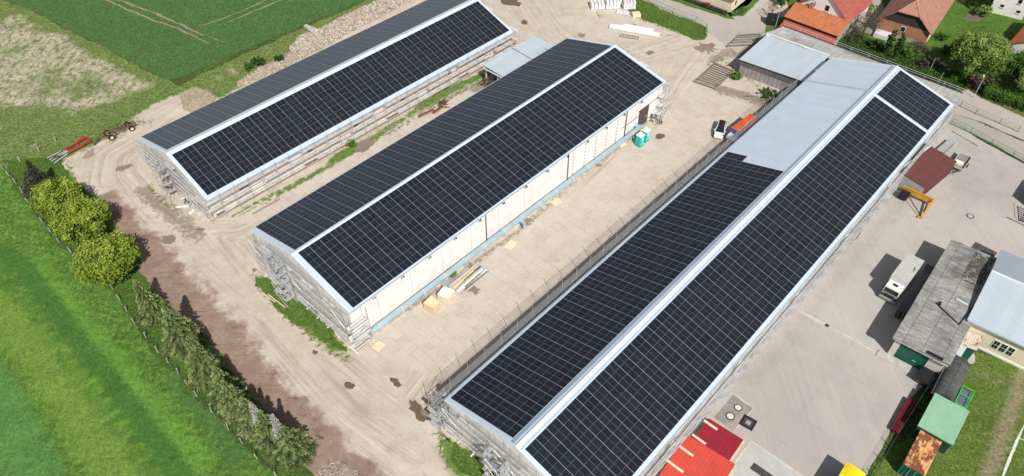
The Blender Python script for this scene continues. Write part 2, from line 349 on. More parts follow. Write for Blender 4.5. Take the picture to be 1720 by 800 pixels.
def pavemat(name,c1,c2,jw=6.,jh=4.,jrot=YAW,jamt=.5,dark=(.2,.19,.175),patch=1.):
    t=NT(name,.9,.15);p=t.pos()
    big=t.noise(p,.07,5,.6);mid=t.noise(p,.4,7,.65);fin=t.noise(p,4.,6,.75)
    c=t.mix(t.ss(big,.35,.65),c1,c2)
    st=t.noise(t.map(p,rot=(0,0,jrot-.12),sc=(.9,.07,1)),.8,6,.7,0);st2=t.noise(t.map(p,rot=(0,0,jrot-.35),sc=(2.6,.05,1)),.8,5,.7);c=t.mix(t.ss(st2,.5,.68,0,.3),c,tuple(min(1,a*1.12) for a in c2));c=t.mix(t.ss(st2,.47,.33,0,.3),c,tuple(a*.84 for a in c1));c=t.mix(t.ss(st,.48,.7,0,.16),c,tuple(a*.78 for a in c1));c=t.mix(t.ss(st,.46,.3,0,.16),c,tuple(min(1,a*1.18) for a in c2))
    c=t.mix(t.ss(mid,.5,.72,0,.3),c,tuple(a*.82 for a in c1))
    q=t.map(p,rot=(0,0,jrot));wob=t.noise(p,.3,3);q2=t.n('ShaderNodeVectorMath',operation='ADD');t.put(q2.inputs[0],q);t.put(q2.inputs[1],t.comb(t.ma('MULTIPLY',wob,.25),t.ma('MULTIPLY',wob,.25)))
    br=t.n('ShaderNodeTexBrick');t.put(br.inputs['Vector'],q2.outputs[0]);br.inputs['Scale'].default_value=1;br.inputs['Brick Width'].default_value=jw;br.inputs['Row Height'].default_value=jh;br.inputs['Mortar Size'].default_value=.035;br.inputs['Mortar Smooth'].default_value=.5
    br.inputs['Color1'].default_value=(0,0,0,1);br.inputs['Color2'].default_value=(1,1,1,1)
    c=t.mix(t.ma('MULTIPLY',br.outputs[0],.16*patch),c,tuple(a*.7 for a in c1))
    c=t.mix(t.ma('MULTIPLY',br.outputs[1],t.ss(t.noise(p,.25,4,.7),.4,.6,0,jamt)),c,dark)
    cr=t.vor(t.n('ShaderNodeTexCoord').outputs['Object'] if False else p,.13,feat='DISTANCE_TO_EDGE')
    c=t.mix(t.ma('MULTIPLY',t.ss(t.ma('ADD',cr,t.ma('MULTIPLY',t.noise(p,1.,5,.7),.012)),.006,.012,1,0),.0),c,dark)
    a=t.attr('dark');m=t.ss(t.ma('ADD',a,t.ma('MULTIPLY',t.ma('SUBTRACT',mid,.5),.6)),.25,1.1);c=t.mix(t.ma('MULTIPLY',m,.55),c,dark)
    a=t.attr('weed');m=t.ss(t.ma('ADD',a,t.ma('MULTIPLY',t.ma('SUBTRACT',t.noise(p,1.3,7,.75),.5),1.9)),.5,.72);c=t.mix(m,c,t.mix(t.ss(fin,.3,.7),(.05,.08,.02),(.2,.22,.07)))
    c=t.mix(t.ss(fin,.5,.85,0,.4),c,tuple(a*.55 for a in c1));c=t.mix(t.ss(t.noise(p,12,3,.7),.6,.85,0,.3),c,tuple(min(1,a*1.5) for a in c2))
    sp=t.ss(t.vor(p,.9),.04,.09,1,0);c=t.mix(t.ma('MULTIPLY',sp,.35),c,t.mix(t.noise(p,2.),(.12,.11,.1),(.75,.73,.7)))
    t.col(c);t.bump(fin,.25,.04);return t.m
# ------------------------------------------------------------------ ground sheets
def segdist(P,pts,closed=False):
    """distance, signed side, arc length of nearest point"""
    pts=[np.array(q[:2]) for q in pts]
    if closed: pts=pts+[pts[0]]
    bd=np.full(len(P),1e9);bs=np.zeros(len(P));bt=np.zeros(len(P));acc=0
    for a,b in zip(pts[:-1],pts[1:]):
        ab=b-a;l=np.linalg.norm(ab)
        if l<1e-6: continue
        t=np.clip(((P-a)@ab)/l**2,0,1);q=a+t[:,None]*ab;d=np.linalg.norm(P-q,axis=1);m=d<bd
        s=np.sign(ab[0]*(P[:,1]-a[1])-ab[1]*(P[:,0]-a[0]));bd[m]=d[m];bs[m]=s[m];bt[m]=(acc+t*l)[m];acc+=l
    return bd,bs,bt
def inside(P,pts):
    x,y=P[:,0],P[:,1];r=np.zeros(len(P),bool);n=len(pts)
    for k in range(n):
        x1,y1=pts[k][:2];x2,y2=pts[(k+1)%n][:2]
        c=((y1>y)!=(y2>y))&(x<(x2-x1)*(y-y1)/((y2-y1) if y2!=y1 else 1e-9)+x1);r^=c
    return r
def jitter(pts,step=.7,amp=.35,seed=0):
    rr=random.Random(seed);ph=[rr.uniform(0,6.28) for _ in range(8)];out=[];n=len(pts);acc=0
    for k in range(n):
        a=Vector(pts[k][:2]);b=Vector(pts[(k+1)%n][:2]);d=b-a;L=d.length
        if L<1e-6: continue
        nn=Vector((-d.y,d.x))/L;m=max(1,int(L/step))
        if L>400:m=1
        for j in range(m):
            s=acc+L*j/m
            f=sum(sin(s*w+ph[i])*q for i,(w,q) in enumerate([(.23,.9),(.61,.6),(1.3,.5),(2.9,.3),(5.1,.2)]))+rr.uniform(-.35,.35)
            out.append(a+d*(j/m)+nn*f*amp*(1 if j or True else 0))
        acc+=L
    return out
PATHS=[[(1150,60),(1000,110),(930,60),(880,-10)],[(800,850),(700,720),(560,610),(420,500),(330,430),(235,350),(190,300),(195,262),(240,235),(420,120),(640,20)],[(700,760),(600,690),(480,560),(400,470),(330,380),(400,380),(560,290),(830,130)],[(760,640),(900,500),(1040,350),(1160,220),(1260,70),(1290,20)],[(700,680),(820,520),(980,370),(1120,210),(1200,90)]]
def sheet(name,px,z,mat,res=0,paint=(),amp=.3,tracks=False,kind='structure',world=False,label=None,cat=None,step=.7,seed=None):
    pts=[Vector(p[:2]) if world else G(*p).xy for p in px]
    if amp: pts=jitter(pts,step,amp,seed if seed is not None else len(name)*7+len(px))
    bm=bmesh.new();vs=[bm.verts.new((p.x,p.y,z)) for p in pts];bm.faces.new(vs)
    bmesh.ops.triangulate(bm,faces=bm.faces[:])
    if res:
        xs=[p.x for p in pts];ys=[p.y for p in pts]
        for ax,lo,hi in ((0,min(xs),max(xs)),(1,min(ys),max(ys))):
            k=ceil(lo/res)*res
            while k<hi:
                co=[0,0,0];no=[0,0,0];co[ax]=k;no[ax]=1
                bmesh.ops.bisect_plane(bm,geom=bm.verts[:]+bm.edges[:]+bm.faces[:],plane_co=co,plane_no=no)
                k+=res
    bmesh.ops.recalc_face_normals(bm,faces=bm.faces[:])
    if bm.faces and sum(f.normal.z for f in bm.faces)<0: bmesh.ops.reverse_faces(bm,faces=bm.faces[:])
    me=bpy.data.meshes.new(name);bm.to_mesh(me);bm.free();me.materials.append(mat)
    if paint or tracks:
        n=len(me.vertices);co=np.zeros(n*3);me.vertices.foreach_get('co',co);P=co.reshape(-1,3)[:,:2]
        acc={}
        for an,kd,pp,r,*val in paint:
            v=val[0] if val else 1.;W=[G(*q).xy for q in pp]
            if kd=='line': d,_,_=segdist(P,W);w=np.clip(1-d/r,0,1)
            else:
                d,_,_=segdist(P,W,True);i=inside(P,W);d=np.where(i,-d,d);w=np.clip(.5-d/r,0,1)
            w=w*w*(3-2*w)*v;acc[an]=np.maximum(acc.get(an,np.zeros(n)),w)
        if tracks:
            bd=np.full(n,1e9);bs=np.zeros(n);bt=np.zeros(n)
            for i,pp in enumerate(PATHS):
                d,s,t=segdist(P,[G(*q).xy for q in pp]);m=d<bd;bd[m]=d[m];bs[m]=(d*s)[m]+i*31;bt[m]=t[m]+i*500
            acc['trk']=bs;acc['trt']=bt;acc['trm']=np.clip((9-bd)/6,0,1)
        for an,w in acc.items():
            A=me.attributes.new(an,'FLOAT','POINT');A.data.foreach_set('value',w.astype(np.float32))
    o=bpy.data.objects.new(name,me);COL.objects.link(o)
    if kind:o['kind']=kind
    if label: tag(o,label,cat)
    return o
# ================================================================== SETTING
GR1=grassmat('rough_grass',(.07,.115,.03),(.10,.15,.04),(.15,.17,.06))
sheet('ground',[(-1500,-1500),(1500,-1500),(1500,1500),(-1500,1500)],-.05,GR1,world=True,amp=0)
MEAD=grassmat('dry_meadow_grass',(.145,.215,.055),(.185,.26,.075),(.27,.31,.11),dry=(.56,.49,.37))
sheet('meadow',[(-260,-160),(-40,-40),(8,1),(60,22),(170,78),(281,136),(300,145),(400,95),(560,26),(640,-12),(760,-60),(740,40),(500,110),(330,190),(150,262),(95,300),(60,360),(0,290),(-260,60)],-.03,MEAD,res=2.2,amp=.25,
 paint=[('dry','poly',[(-200,0),(0,28),(28,14),(120,56),(210,104),(285,142),(240,160),(170,190),(110,205),(60,185),(0,190),(-150,150)],9,1.),('dry','line',[(0,290),(60,240),(110,205),(240,190)],9,.7),('dry','line',[(300,150),(430,98),(560,50)],3.,.75),('dry','line',[(300,175),(410,115),(480,100)],4,.6)])
GF=grassmat('bright_field_grass',(.095,.21,.035),(.13,.26,.045),(.19,.32,.06),scale=.8,streak=(-.66,(.04,.11,.02),.4),tone=[('olive',(.17,.25,.045),.5),('lush',(.12,.27,.04),.6),('blue',(.075,.19,.05),.6),('shade',(.055,.125,.04),.65),('furrow_shade',(.045,.12,.022),.85)])  # last tone: shading of a ditch painted as a darker green band
sheet('grass_field',[(-420,120),(0,268),(20,300),(55,352),(100,408),(185,480),(225,540),(262,592),(330,662),(385,720),(440,775),(500,830),(620,1000),(-500,1000)],-.02,GF,res=1.6,amp=.3,
 paint=[('furrow_shade','line',[(-30,410),(5,428),(40,450),(80,500),(120,560),(165,612),(215,680),(290,780),(330,850)],2.6,1.1),('furrow_shade','line',[(0,470),(50,520),(110,610),(180,700),(250,800)],2.2,.62),
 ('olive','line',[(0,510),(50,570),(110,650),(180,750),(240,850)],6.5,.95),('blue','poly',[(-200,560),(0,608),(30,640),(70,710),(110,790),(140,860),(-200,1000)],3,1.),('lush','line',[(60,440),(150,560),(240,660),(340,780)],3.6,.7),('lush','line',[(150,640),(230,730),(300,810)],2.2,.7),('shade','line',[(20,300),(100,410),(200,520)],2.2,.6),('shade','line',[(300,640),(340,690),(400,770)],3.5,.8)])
CROP=grassmat('young_crop',(.08,.175,.05),(.095,.20,.055),(.115,.23,.065),scale=.9,streak=(-.63,(.055,.13,.036),.45),grain=.2)
sheet('crop_field',[(-70,-45),(7,0),(60,20),(170,76),(281,134),(300,131),(345,112),(410,84),(470,58),(560,22),(620,-2),(720,-50),(900,-160),(200,-330)],-.015,CROP,amp=.06)
TRK=grassmat('bare_wheel_rut',(.40,.32,.22),(.46,.38,.27),(.18,.2,.09),scale=2)
def strip(name,pts,w,z,mat,amp=.1,**k):
    W=[G(*p).xy for p in pts];L=[];Rr=[]
    for i,p in enumerate(W):
        d=(W[min(i+1,len(W)-1)]-W[max(i-1,0)]).normalized();n=Vector((-d.y,d.x));ww=w*(.35 if i in(0,len(W)-1) else 1)
        L.append(p+n*ww/2);Rr.append(p-n*ww/2)
    return sheet(name,L+Rr[::-1],z,mat,amp=amp,world=True,step=.5,seed=int(abs(W[0].x)*10)%97,**k)
strip('wheel_rut',[(100,-30),(175,0),(240,26),(307,52),(350,74)],.5,-.008,TRK,.18);strip('wheel_rut',[(128,-30),(202,0),(265,25),(330,53),(375,71)],.5,-.008,TRK,.18)
strip('wheel_rut',[(480,-15),(430,8),(390,25),(348,40),(330,43)],.4,-.008,TRK,.15);strip('wheel_rut',[(490,-8),(430,17),(400,30),(366,43)],.4,-.008,TRK,.15)
YARD=yardmat()
sheet('yard',[(96,266),(125,252),(150,240),(178,222),(222,190),(262,166),(300,152),(330,141),(352,150),(365,162),(430,120),(500,95),(488,78),(510,55),(560,36),(622,10),(660,-14),(760,-70),(1000,-150),(1300,-200),(1560,-80),(1500,60),(1500,300),(1200,640),(1000,900),(560,1000),(505,830),(500,772),(430,692),(368,612),(308,548),(262,505),(222,470),(228,432),(190,396),(170,345),(130,318),(108,290)],0,YARD,res=1.,amp=.4,tracks=True,
 paint=[('brown','line',[(170,345),(200,385),(245,430),(300,500),(350,560),(400,620),(450,680),(510,740),(580,800),(640,860)],6.5,1.),('brown','line',[(240,400),(330,490),(420,590),(500,690)],5,.62),
 ('brown','poly',[(205,395),(235,395),(330,480),(470,640),(530,720),(620,810),(500,830),(400,690),(250,510)],4,1.),
 ('slab','poly',[(640,600),(600,560),(800,440),(960,330),(1110,210),(1180,110),(1290,170),(1100,350),(860,560),(740,640)],5,1.),
 ('slab','poly',[(380,370),(560,260),(700,190),(850,125),(870,140),(640,275),(430,380)],3,.9),('slab','poly',[(930,30),(1060,10),(1120,70),(1000,75)],4,.7),
 ('dark','line',[(240,320),(275,350),(330,395)],4.5,.75),('dark','line',[(620,560),(760,470),(880,380),(960,310),(1080,215)],1.6,.72),('dark','line',[(560,265),(700,190),(830,125)],2.6,.7),('dark','line',[(840,130),(800,150)],3,.9),
 ('dark','line',[(1200,100),(1250,75),(1300,60)],4,.75),('dark','line',[(1210,150),(1280,170)],4,.85),('dark','line',[(1290,55),(1240,90)],4,.9),
 ('weed','line',[(250,310),(262,330),(290,350),(330,372)],1.8,.62),('weed','line',[(440,345),(560,275),(700,198),(830,122)],1.5,.66),('weed','line',[(190,235),(215,210),(250,205)],4,.6),
 ('weed','line',[(610,570),(690,505),(760,460),(840,400)],1.1,.5),('weed','line',[(1190,110),(1210,98),(1300,165)],2.2,.62),('weed','line',[(1250,160),(1300,172)],2,.7),('weed','line',[(106,262),(125,300),(120,320)],2,.6),('weed','line',[(340,150),(420,120),(480,98)],4.5,.78),
 ('weed','line',[(425,455),(470,520),(540,585),(590,605)],1.6,.66),('weed','line',[(735,720),(740,760),(775,805)],1.8,.62),('weed','line',[(1190,60),(1110,60),(1060,40)],2,.55),
 ('wet','line',[(330,380),(340,385)],2.5,.55),('grass','poly',[(424,458),(470,475),(520,520),(592,592),(560,592),(480,535),(430,478)],3.2,1.),('grass','poly',[(730,724),(850,790),(900,830),(800,850),(745,768)],3.2,1.),('grass','line',[(395,362),(470,322),(530,292),(600,250),(700,185),(800,132),(832,118)],1.7,.72),('grass','line',[(560,268),(600,244)],1.8,.95),('grass','line',[(705,180),(750,152),(812,126)],1.8,.95),('grass','poly',[(1046,-4),(1187,46),(1180,64),(1140,56),(1062,22)],3,1.),('grass','line',[(96,266),(150,240),(178,222),(222,190),(262,166),(300,152),(330,141),(365,160),(430,122),(500,95)],3.2,.8),('grass','line',[(490,76),(510,55),(560,36),(622,10),(660,-14)],2.,.8),('grass','line',[(500,772),(430,692),(368,612),(308,548),(262,505),(222,470),(228,432),(190,396),(170,345),(130,318),(108,290)],2.6,.7)])
ASPH=pavemat('worn_concrete_yard',(.405,.375,.335),(.47,.435,.39),jw=12,jh=5)
sheet('concrete_yard',[(1040,860),(1200,640),(1440,400),(1560,220),(1580,195),(1600,205),(1640,232),(1720,276),(1860,350),(1900,520),(1680,440),(1600,560),(1560,640),(1520,680),(1478,760),(1440,820),(1400,900)],.006,ASPH,res=1.2,amp=.08,
 paint=[('dark','poly',[(1590,215),(1660,240),(1720,300),(1700,370),(1600,330),(1560,280)],8,.6),('dark','line',[(1260,640),(1330,570),(1430,440),(1520,330)],3.5,.6),('dark','line',[(1240,660),(1300,600)],4,.5),('weed','line',[(1545,650),(1500,740),(1455,800)],1.3,.62),('weed','line',[(1600,205),(1650,235)],1.5,.5),('weed','line',[(1650,235),(1720,276),(1800,320)],.8,.4),('dark','line',[(1545,400),(1480,470),(1500,560)],5,.3)])
ROAD=pavemat('road_surface',(.42,.38,.335),(.47,.43,.38),jw=40,jh=30,jamt=.2)
sheet('road',[(1010,-60),(1070,0),(1120,18),(1187,50),(1205,68),(1240,90),(1290,52),(1300,46),(1284,40),(1296,12),(1330,-30),(1380,-90),(1335,-100),(1285,-20),(1262,8),(1252,22),(1226,28),(1150,2),(1090,-20),(1060,-50)],.008,ROAD,res=1.5,amp=.22,paint=[('weed','line',[(1090,0),(1185,45)],.9,.35)])
sheet('road',[(1590,190),(1606,160),(1625,150),(1662,172),(1722,198),(1900,290),(1900,330),(1720,236),(1650,205),(1612,194)],.010,ROAD,res=1.5,amp=.12)
GRAV=pavemat('gravel_lot',(.37,.335,.29),(.42,.38,.33),jw=9,jh=7,jamt=.5)
sheet('gravel_lot',[(1588,200),(1596,188),(1612,194),(1650,207),(1720,238),(1900,340),(1900,372),(1722,272),(1650,233),(1600,207)],.012,GRAV,res=1.5,amp=.1,paint=[('weed','line',[(1610,190),(1660,212),(1712,228)],1.0,.62),('weed','line',[(1592,203),(1650,235),(1680,250)],1.2,.6),('dark','line',[(1600,205),(1660,240)],2,.5)])
LAWN=grassmat('garden_lawn',(.075,.165,.025),(.11,.22,.035),(.16,.25,.05),scale=1.5)
sheet('garden_lawn',[(1300,40),(1326,20),(1310,-30),(1480,-80),(1560,-60),(1800,-60),(1960,80),(1960,310),(1722,194),(1664,168),(1625,148),(1560,150),(1400,90)],.004,LAWN,amp=.15)
sheet('road',[(1440,-60),(1478,-2),(1486,20),(1470,60),(1438,52),(1428,20),(1420,-4),(1400,-60)],.011,GRAV,res=2,amp=.1,paint=[('weed','line',[(1430,0),(1460,50)],1,.3)])
LAWN2=grassmat('sports_lawn',(.12,.20,.035),(.155,.24,.045),(.22,.27,.075),scale=1.6,wear=[('worn',(.33,.28,.17),.2)])
sheet('sports_lawn',[(1600,600),(1614,590),(1640,592),(1690,608),(1722,624),(1960,740),(2000,1000),(1380,1000),(1440,830),(1482,765),(1520,740),(1560,700)],.009,LAWN2,res=1.2,amp=.12,
 paint=[('worn','line',[(1735,600),(1716,640),(1690,715),(1660,800),(1620,900)],2.4,.72),('worn','line',[(1645,625),(1672,640)],1.8,.6),('worn','line',[(1600,700),(1640,690)],2,.35)])
LINE=plain('chalk_line',(.62,.66,.58),.9,0,.25,3)
strip('chalk_line',[(1732,690),(1710,736),(1694,775),(1680,812)],.28,.014,LINE,.03);strip('chalk_line',[(1710,736),(1740,748)],.24,.018,LINE,.03)
# grass around the barns
GS=grassmat('strip_grass',(.08,.17,.025),(.12,.23,.04),(.22,.26,.08),scale=2)
sheet('grass_strip',[(430,462),(470,480),(520,526),(566,564),(584,588),(560,586),(522,566),(480,530),(450,496)],.008,GS,amp=.5,step=.35)
sheet('grass_strip',[(738,728),(790,756),(850,798),(890,830),(810,842),(778,795),(752,768)],.008,GS,amp=.5,step=.35)
sheet('verge',[(1046,-4),(1064,-8),(1090,4),(1130,22),(1180,44),(1187,52),(1182,64),(1166,67),(1140,56),(1105,42),(1080,34),(1062,22)],.012,GS,amp=.4)
sheet('verge',[(1090,-22),(1150,-2),(1224,24),(1234,32),(1218,31),(1148,8),(1085,-14)],.012,GS,amp=.15);sheet('verge',[(1226,26),(1256,8),(1284,-20),(1296,-20),(1262,14),(1248,28)],.0125,GS,amp=.1)
sheet('verge',[(1284,56),(1290,30),(1300,32),(1304,44),(1300,54)],.014,GS,amp=.1);sheet('verge',[(1625,150),(1640,160),(1666,172),(1722,198),(1900,290),(1900,280),(1722,188),(1660,160),(1640,150)],.014,grassmat('dry_verge',(.14,.16,.05),(.18,.19,.07),(.24,.22,.11)),amp=.1)
# grass under the row of trees
sheet('grass_strip',[(0,272),(40,262),(95,262),(112,290),(128,322),(168,350),(196,396),(228,436),(240,470),(262,505),(308,550),(368,614),(430,694),(505,776),(560,860),(500,832),(440,777),(385,722),(330,664),(262,594),(225,542),(185,482),(100,410),(55,354)],.010,grassmat('tree_row_grass',(.06,.14,.022),(.10,.20,.03),(.16,.21,.06),scale=1.6),amp=.5)
# puddles
def mud():
    t=NT('muddy_water',.25,.5);n=t.noise(t.pos(),1.5,5,.7);t.col(t.mix(n,(.10,.07,.042),(.19,.14,.09)));t.rough(t.lin(n,.3,.7,.12,.6));return t.m
MUD=mud()
DAMP=pavemat('damp_soil',(.235,.185,.135),(.28,.225,.165),jamt=.0)
def blob(cx,cy,rx,ry,k=11,rot=0,mat=MUD,name='puddle',z=.016,seed=1,sp=.35):
    rr=random.Random(seed);P=[]
    for i in range(k*2):
        a=2*pi*i/(k*2);r=1+rr.uniform(-sp,sp);x=rx*cos(a)*r;y=ry*sin(a)*r
        P.append((cx+x*cos(rot)-y*sin(rot),cy+x*sin(rot)+y*cos(rot)))
    return sheet(name,P,z,mat,amp=.12,step=.4,seed=seed)
for i,(x,y,a,b,r,m,s) in enumerate([(703,692,20,10,.9,MUD,.3),(722,692,14,7,0.2,DAMP,.3),(665,642,11,7,.7,MUD,.25),(586,649,9,7,.4,MUD,.12),(283,402,13,8,-.1,DAMP,.2),(208,281,14,5,-.3,DAMP,.4),(529,591,4,4,0,MUD,.2),(511,672,9,8,0,DAMP,.2),(538,734,7,4,.5,MUD,.4),(858,4,17,7,.2,MUD,.3),(881,38,5,4,0,MUD,.2),(1090,24,0,0,0,None,0),(1187,80,15,8,.2,DAMP,.5),(976,60,7,3,0,DAMP,.4),(1091,89,8,3,-.2,DAMP,.35),(1109,230,8,4,-.2,MUD,.3),(1004,278,7,3,.2,DAMP,.3),(792,484,14,7,.6,DAMP,.45),(886,371,6,4,0,DAMP,.4),(790,447,6,3,1.,DAMP,.2),(610,246,18,9,-.5,DAMP,.25)]):
    if m: blob(x,y,a,b,10,r,m,seed=i+3,sp=s,z=.020+.0007*i)
blob(150,258,10,6,8,-.6,pavemat('bare_soil',(.3,.24,.17),(.36,.29,.21),jamt=0),name='bare_soil',z=.018,seed=90)
GALV=plain('scaffold_tube_steel',(.44,.45,.46),.45,.4,.15)
# ================================================================== SCAFFOLDING
_tube={}
def tubeobj(name,length,r,parent,p,q,mat=None):
    mat=mat or GALV
    m=MB();m.tube(p,q,r,5,cap=False);return m.build(name,mat,parent)
def scaffold(label,fr,A,B,out,top,lifts,bay=2.57,depth=.8,toe=True,decks=True,braces=True,boards=True,inner=True,toemat=None,outrise=1.1,r=.03,group=None,net=None,skiptoe=0,rails=2,deckj=None,toeh=.16,skipbase=0,bstep=4):
    """A,B: local (x,y) of the inner row ends, out: local unit vector away from the wall, top: function t(0..1)->height of the wall there; lifts: deck heights"""
    root=fr.root('scaffold',label,'scaffolding',group)
    A=Vector(A);B=Vector(B);out=Vector(out);L=(B-A).length;d=(B-A)/L;n=max(1,round(L/bay));bl=L/n
    toemat=toemat or TOE
    def P(k,o,z): v=A+d*(bl*k)+out*o; return Vector((v.x,v.y,z))
    for k in range(n+1):
        tz=top(k/n)
        for o in ((0,depth) if inner else (depth,)):
            zz=tz+(outrise if o else -.1)
            tubeobj('standard',zz,r,root,P(k,o,.05),P(k,o,zz))
    if boards:
        for k in range(n+1):
            m=MB();a=P(k,-.15,.03);b=P(k,depth+U(.1,.55),.03);m.beam(a,b,.2,.05);m.box(a.x*.0+P(k,depth,0).x-.08,P(k,depth,0).x+.08,P(k,depth,0).y-.08,P(k,depth,0).y+.08,.055,.075);m.build('base_board',TOEW,root)
    for i,z in enumerate(lifts):
        spans=[];k=0
        while k<n:
            if top(k/n)>z-.25 and top((k+1)/n)>z-.25:
                j=k
                while j<n and top((j+1)/n)>z-.25: j+=1
                spans.append((k,j));k=j
            else:k+=1
        for a,b in spans:
            if decks:
                q=0
                for k in range(a,b):
                    if deckj and not deckj(i,k): continue
                    m=MB();p0=P(k,.08,z);p1=P(k+1,.08,z)
                    for w in (0,1):
                        o0=.08+w*.33+.02;m.beam(P(k,o0+.15,z)+Vector((d.x,d.y,0))*.02,P(k+1,o0+.15,z)-Vector((d.x,d.y,0))*.02,.3,.05)
                    m.build('deck_board',DECK,root)
            m=MB();m.beam(P(a,depth-.02,z+.03+toeh/2),P(b,depth-.02,z+.03+toeh/2),.035,toeh)
            if toe: m.build('toe_board',toemat,root)
            for h in ([.5,1.0] if rails==2 else [.35,.7,1.05]): tubeobj('guard_rail',0,r*.85,root,P(a,depth,z+h),P(b,depth,z+h))
            tubeobj('ledger',0,r*.85,root,P(a,depth+.03,z-.05),P(b,depth+.03,z-.05))
            if inner: tubeobj('ledger',0,r*.85,root,P(a,0,z-.05),P(b,0,z-.05))
    if braces:
        zs=[.2]+list(lifts)
        for k in range(0,n,bstep):
            for i in range(len(zs)-1):
                if top(k/n)>zs[i+1]-.3 and top((k+1)/n)>zs[i+1]-.3: tubeobj('brace',0,r*.8,root,P(k+(i%2),depth+.05,zs[i]),P(k+1-(i%2),depth+.05,zs[i+1]))
    return root
STAIRG=plain('stair_grating',(.42,.42,.42),.6,.2,.25,3)
def stair_tower(fr,label,x,y,dx,dy,ox,oy,lifts,group=None):
    """external stair of steel flights; (dx,dy) along the wall, (ox,oy) away from it"""
    root=fr.root('scaffold_stair',label,'stair tower',group)
    def P(a,o,z): return Vector((x+dx*a+ox*o,y+dy*a+oy*o,z))
    for a in (0,2.6,):
        for o in (0,.75,1.5): tubeobj('standard',0,.032,root,P(a,o,.05),P(a,o,lifts[-1]+1.3))
    z0=0.1
    for i,z in enumerate(lifts):
        s=i%2;o=.2+.75*s
        a0,a1=(0.1,2.5)
        for w in (0,.55):
            m=MB();m.beam(P(a0,o+w,z0+.1),P(a1,o+w,z-.02),.05,.16);m.build('stringer',STEEL,root)
        m=MB()
        for k in range(9):
            t=(k+.5)/9;m.beam(P(a0+(a1-a0)*t,o,z0+.1+(z-z0-.1)*t),P(a0+(a1-a0)*t,o+.55,z0+.1+(z-z0-.1)*t),.24,.05)
        m.build('tread',STAIRG,root)
        m=MB();m.beam(P(2.45,.05,z),P(2.45,1.5,z),.6,.06);m.beam(P(-.2,.05,z),P(-.2,1.5,z),.5,.06);m.build('landing',STAIRG,root)
        for w in (0,1.5):
            tubeobj('hand_rail',0,.026,root,P(a0,w,z0+1.0),P(a1,w,z+1.0));tubeobj('hand_rail',0,.026,root,P(a0,w,z),P(a1,w,z));tubeobj('brace',0,.026,root,P(a1,w,z0),P(a0,w,z))
        z0=z
    return root
# ================================================================== THE THREE BARNS
def panels(root,side,fn,u0,t0,cols,rows,pu,pt,near,extra=(),mat=None):
    PM=mat or PANEL
    """fn(t,u,h)->local point on the slope; module grid; the modules nearest the camera are parts, the rest one part"""
    cells=[(i,j) for i in range(cols) for j in range(rows)]+list(extra)
    cells.sort(key=lambda c:c[0]*100+c[1])
    parts=cells[:near];rest=cells[near:]
    T=.05
    def add(m,i,j,org=None):
        ua=u0+i*pu+.007;ub=u0+(i+1)*pu-.007;ta=t0+j*pt+.003;tb=t0+(j+1)*pt-.003
        q=[fn(ta,ua,.14),fn(ta,ub,.14),fn(tb,ub,.14),fn(tb,ua,.14)];b=[fn(ta,ua,.14-T),fn(ta,ub,.14-T),fn(tb,ub,.14-T),fn(tb,ua,.14-T)]
        uv=[(0,0),(1,0),(1,1),(0,1)]
        c=R_()
        if side>0: q=q[::-1];b=b[::-1];uv=uv[::-1]
        if org is not None: q=[p-org for p in q];b=[p-org for p in b]
        # panels on the right slope need the opposite winding
        nrm=(q[1]-q[0]).cross(q[2]-q[0])
        if nrm.z<0: q=q[::-1];b=b[::-1];uv=uv[::-1]
        m.face(q,uv,c)
        for k in range(4):
            jj=(k+1)%4;m.face([b[k],b[jj],q[jj],q[k]],[(0,0)]*4,c)
    for (i,j) in parts:
        org=fn(t0+(j+.5)*pt,u0+(i+.5)*pu,.1);m=MB();add(m,i,j,org);o=m.build('solar_panel',PM,root);o.location=org
    m=MB()
    for (i,j) in rest:add(m,i,j)
    if rest:
        o=m.build('solar_panel',PM,root);o['kind']='stuff'
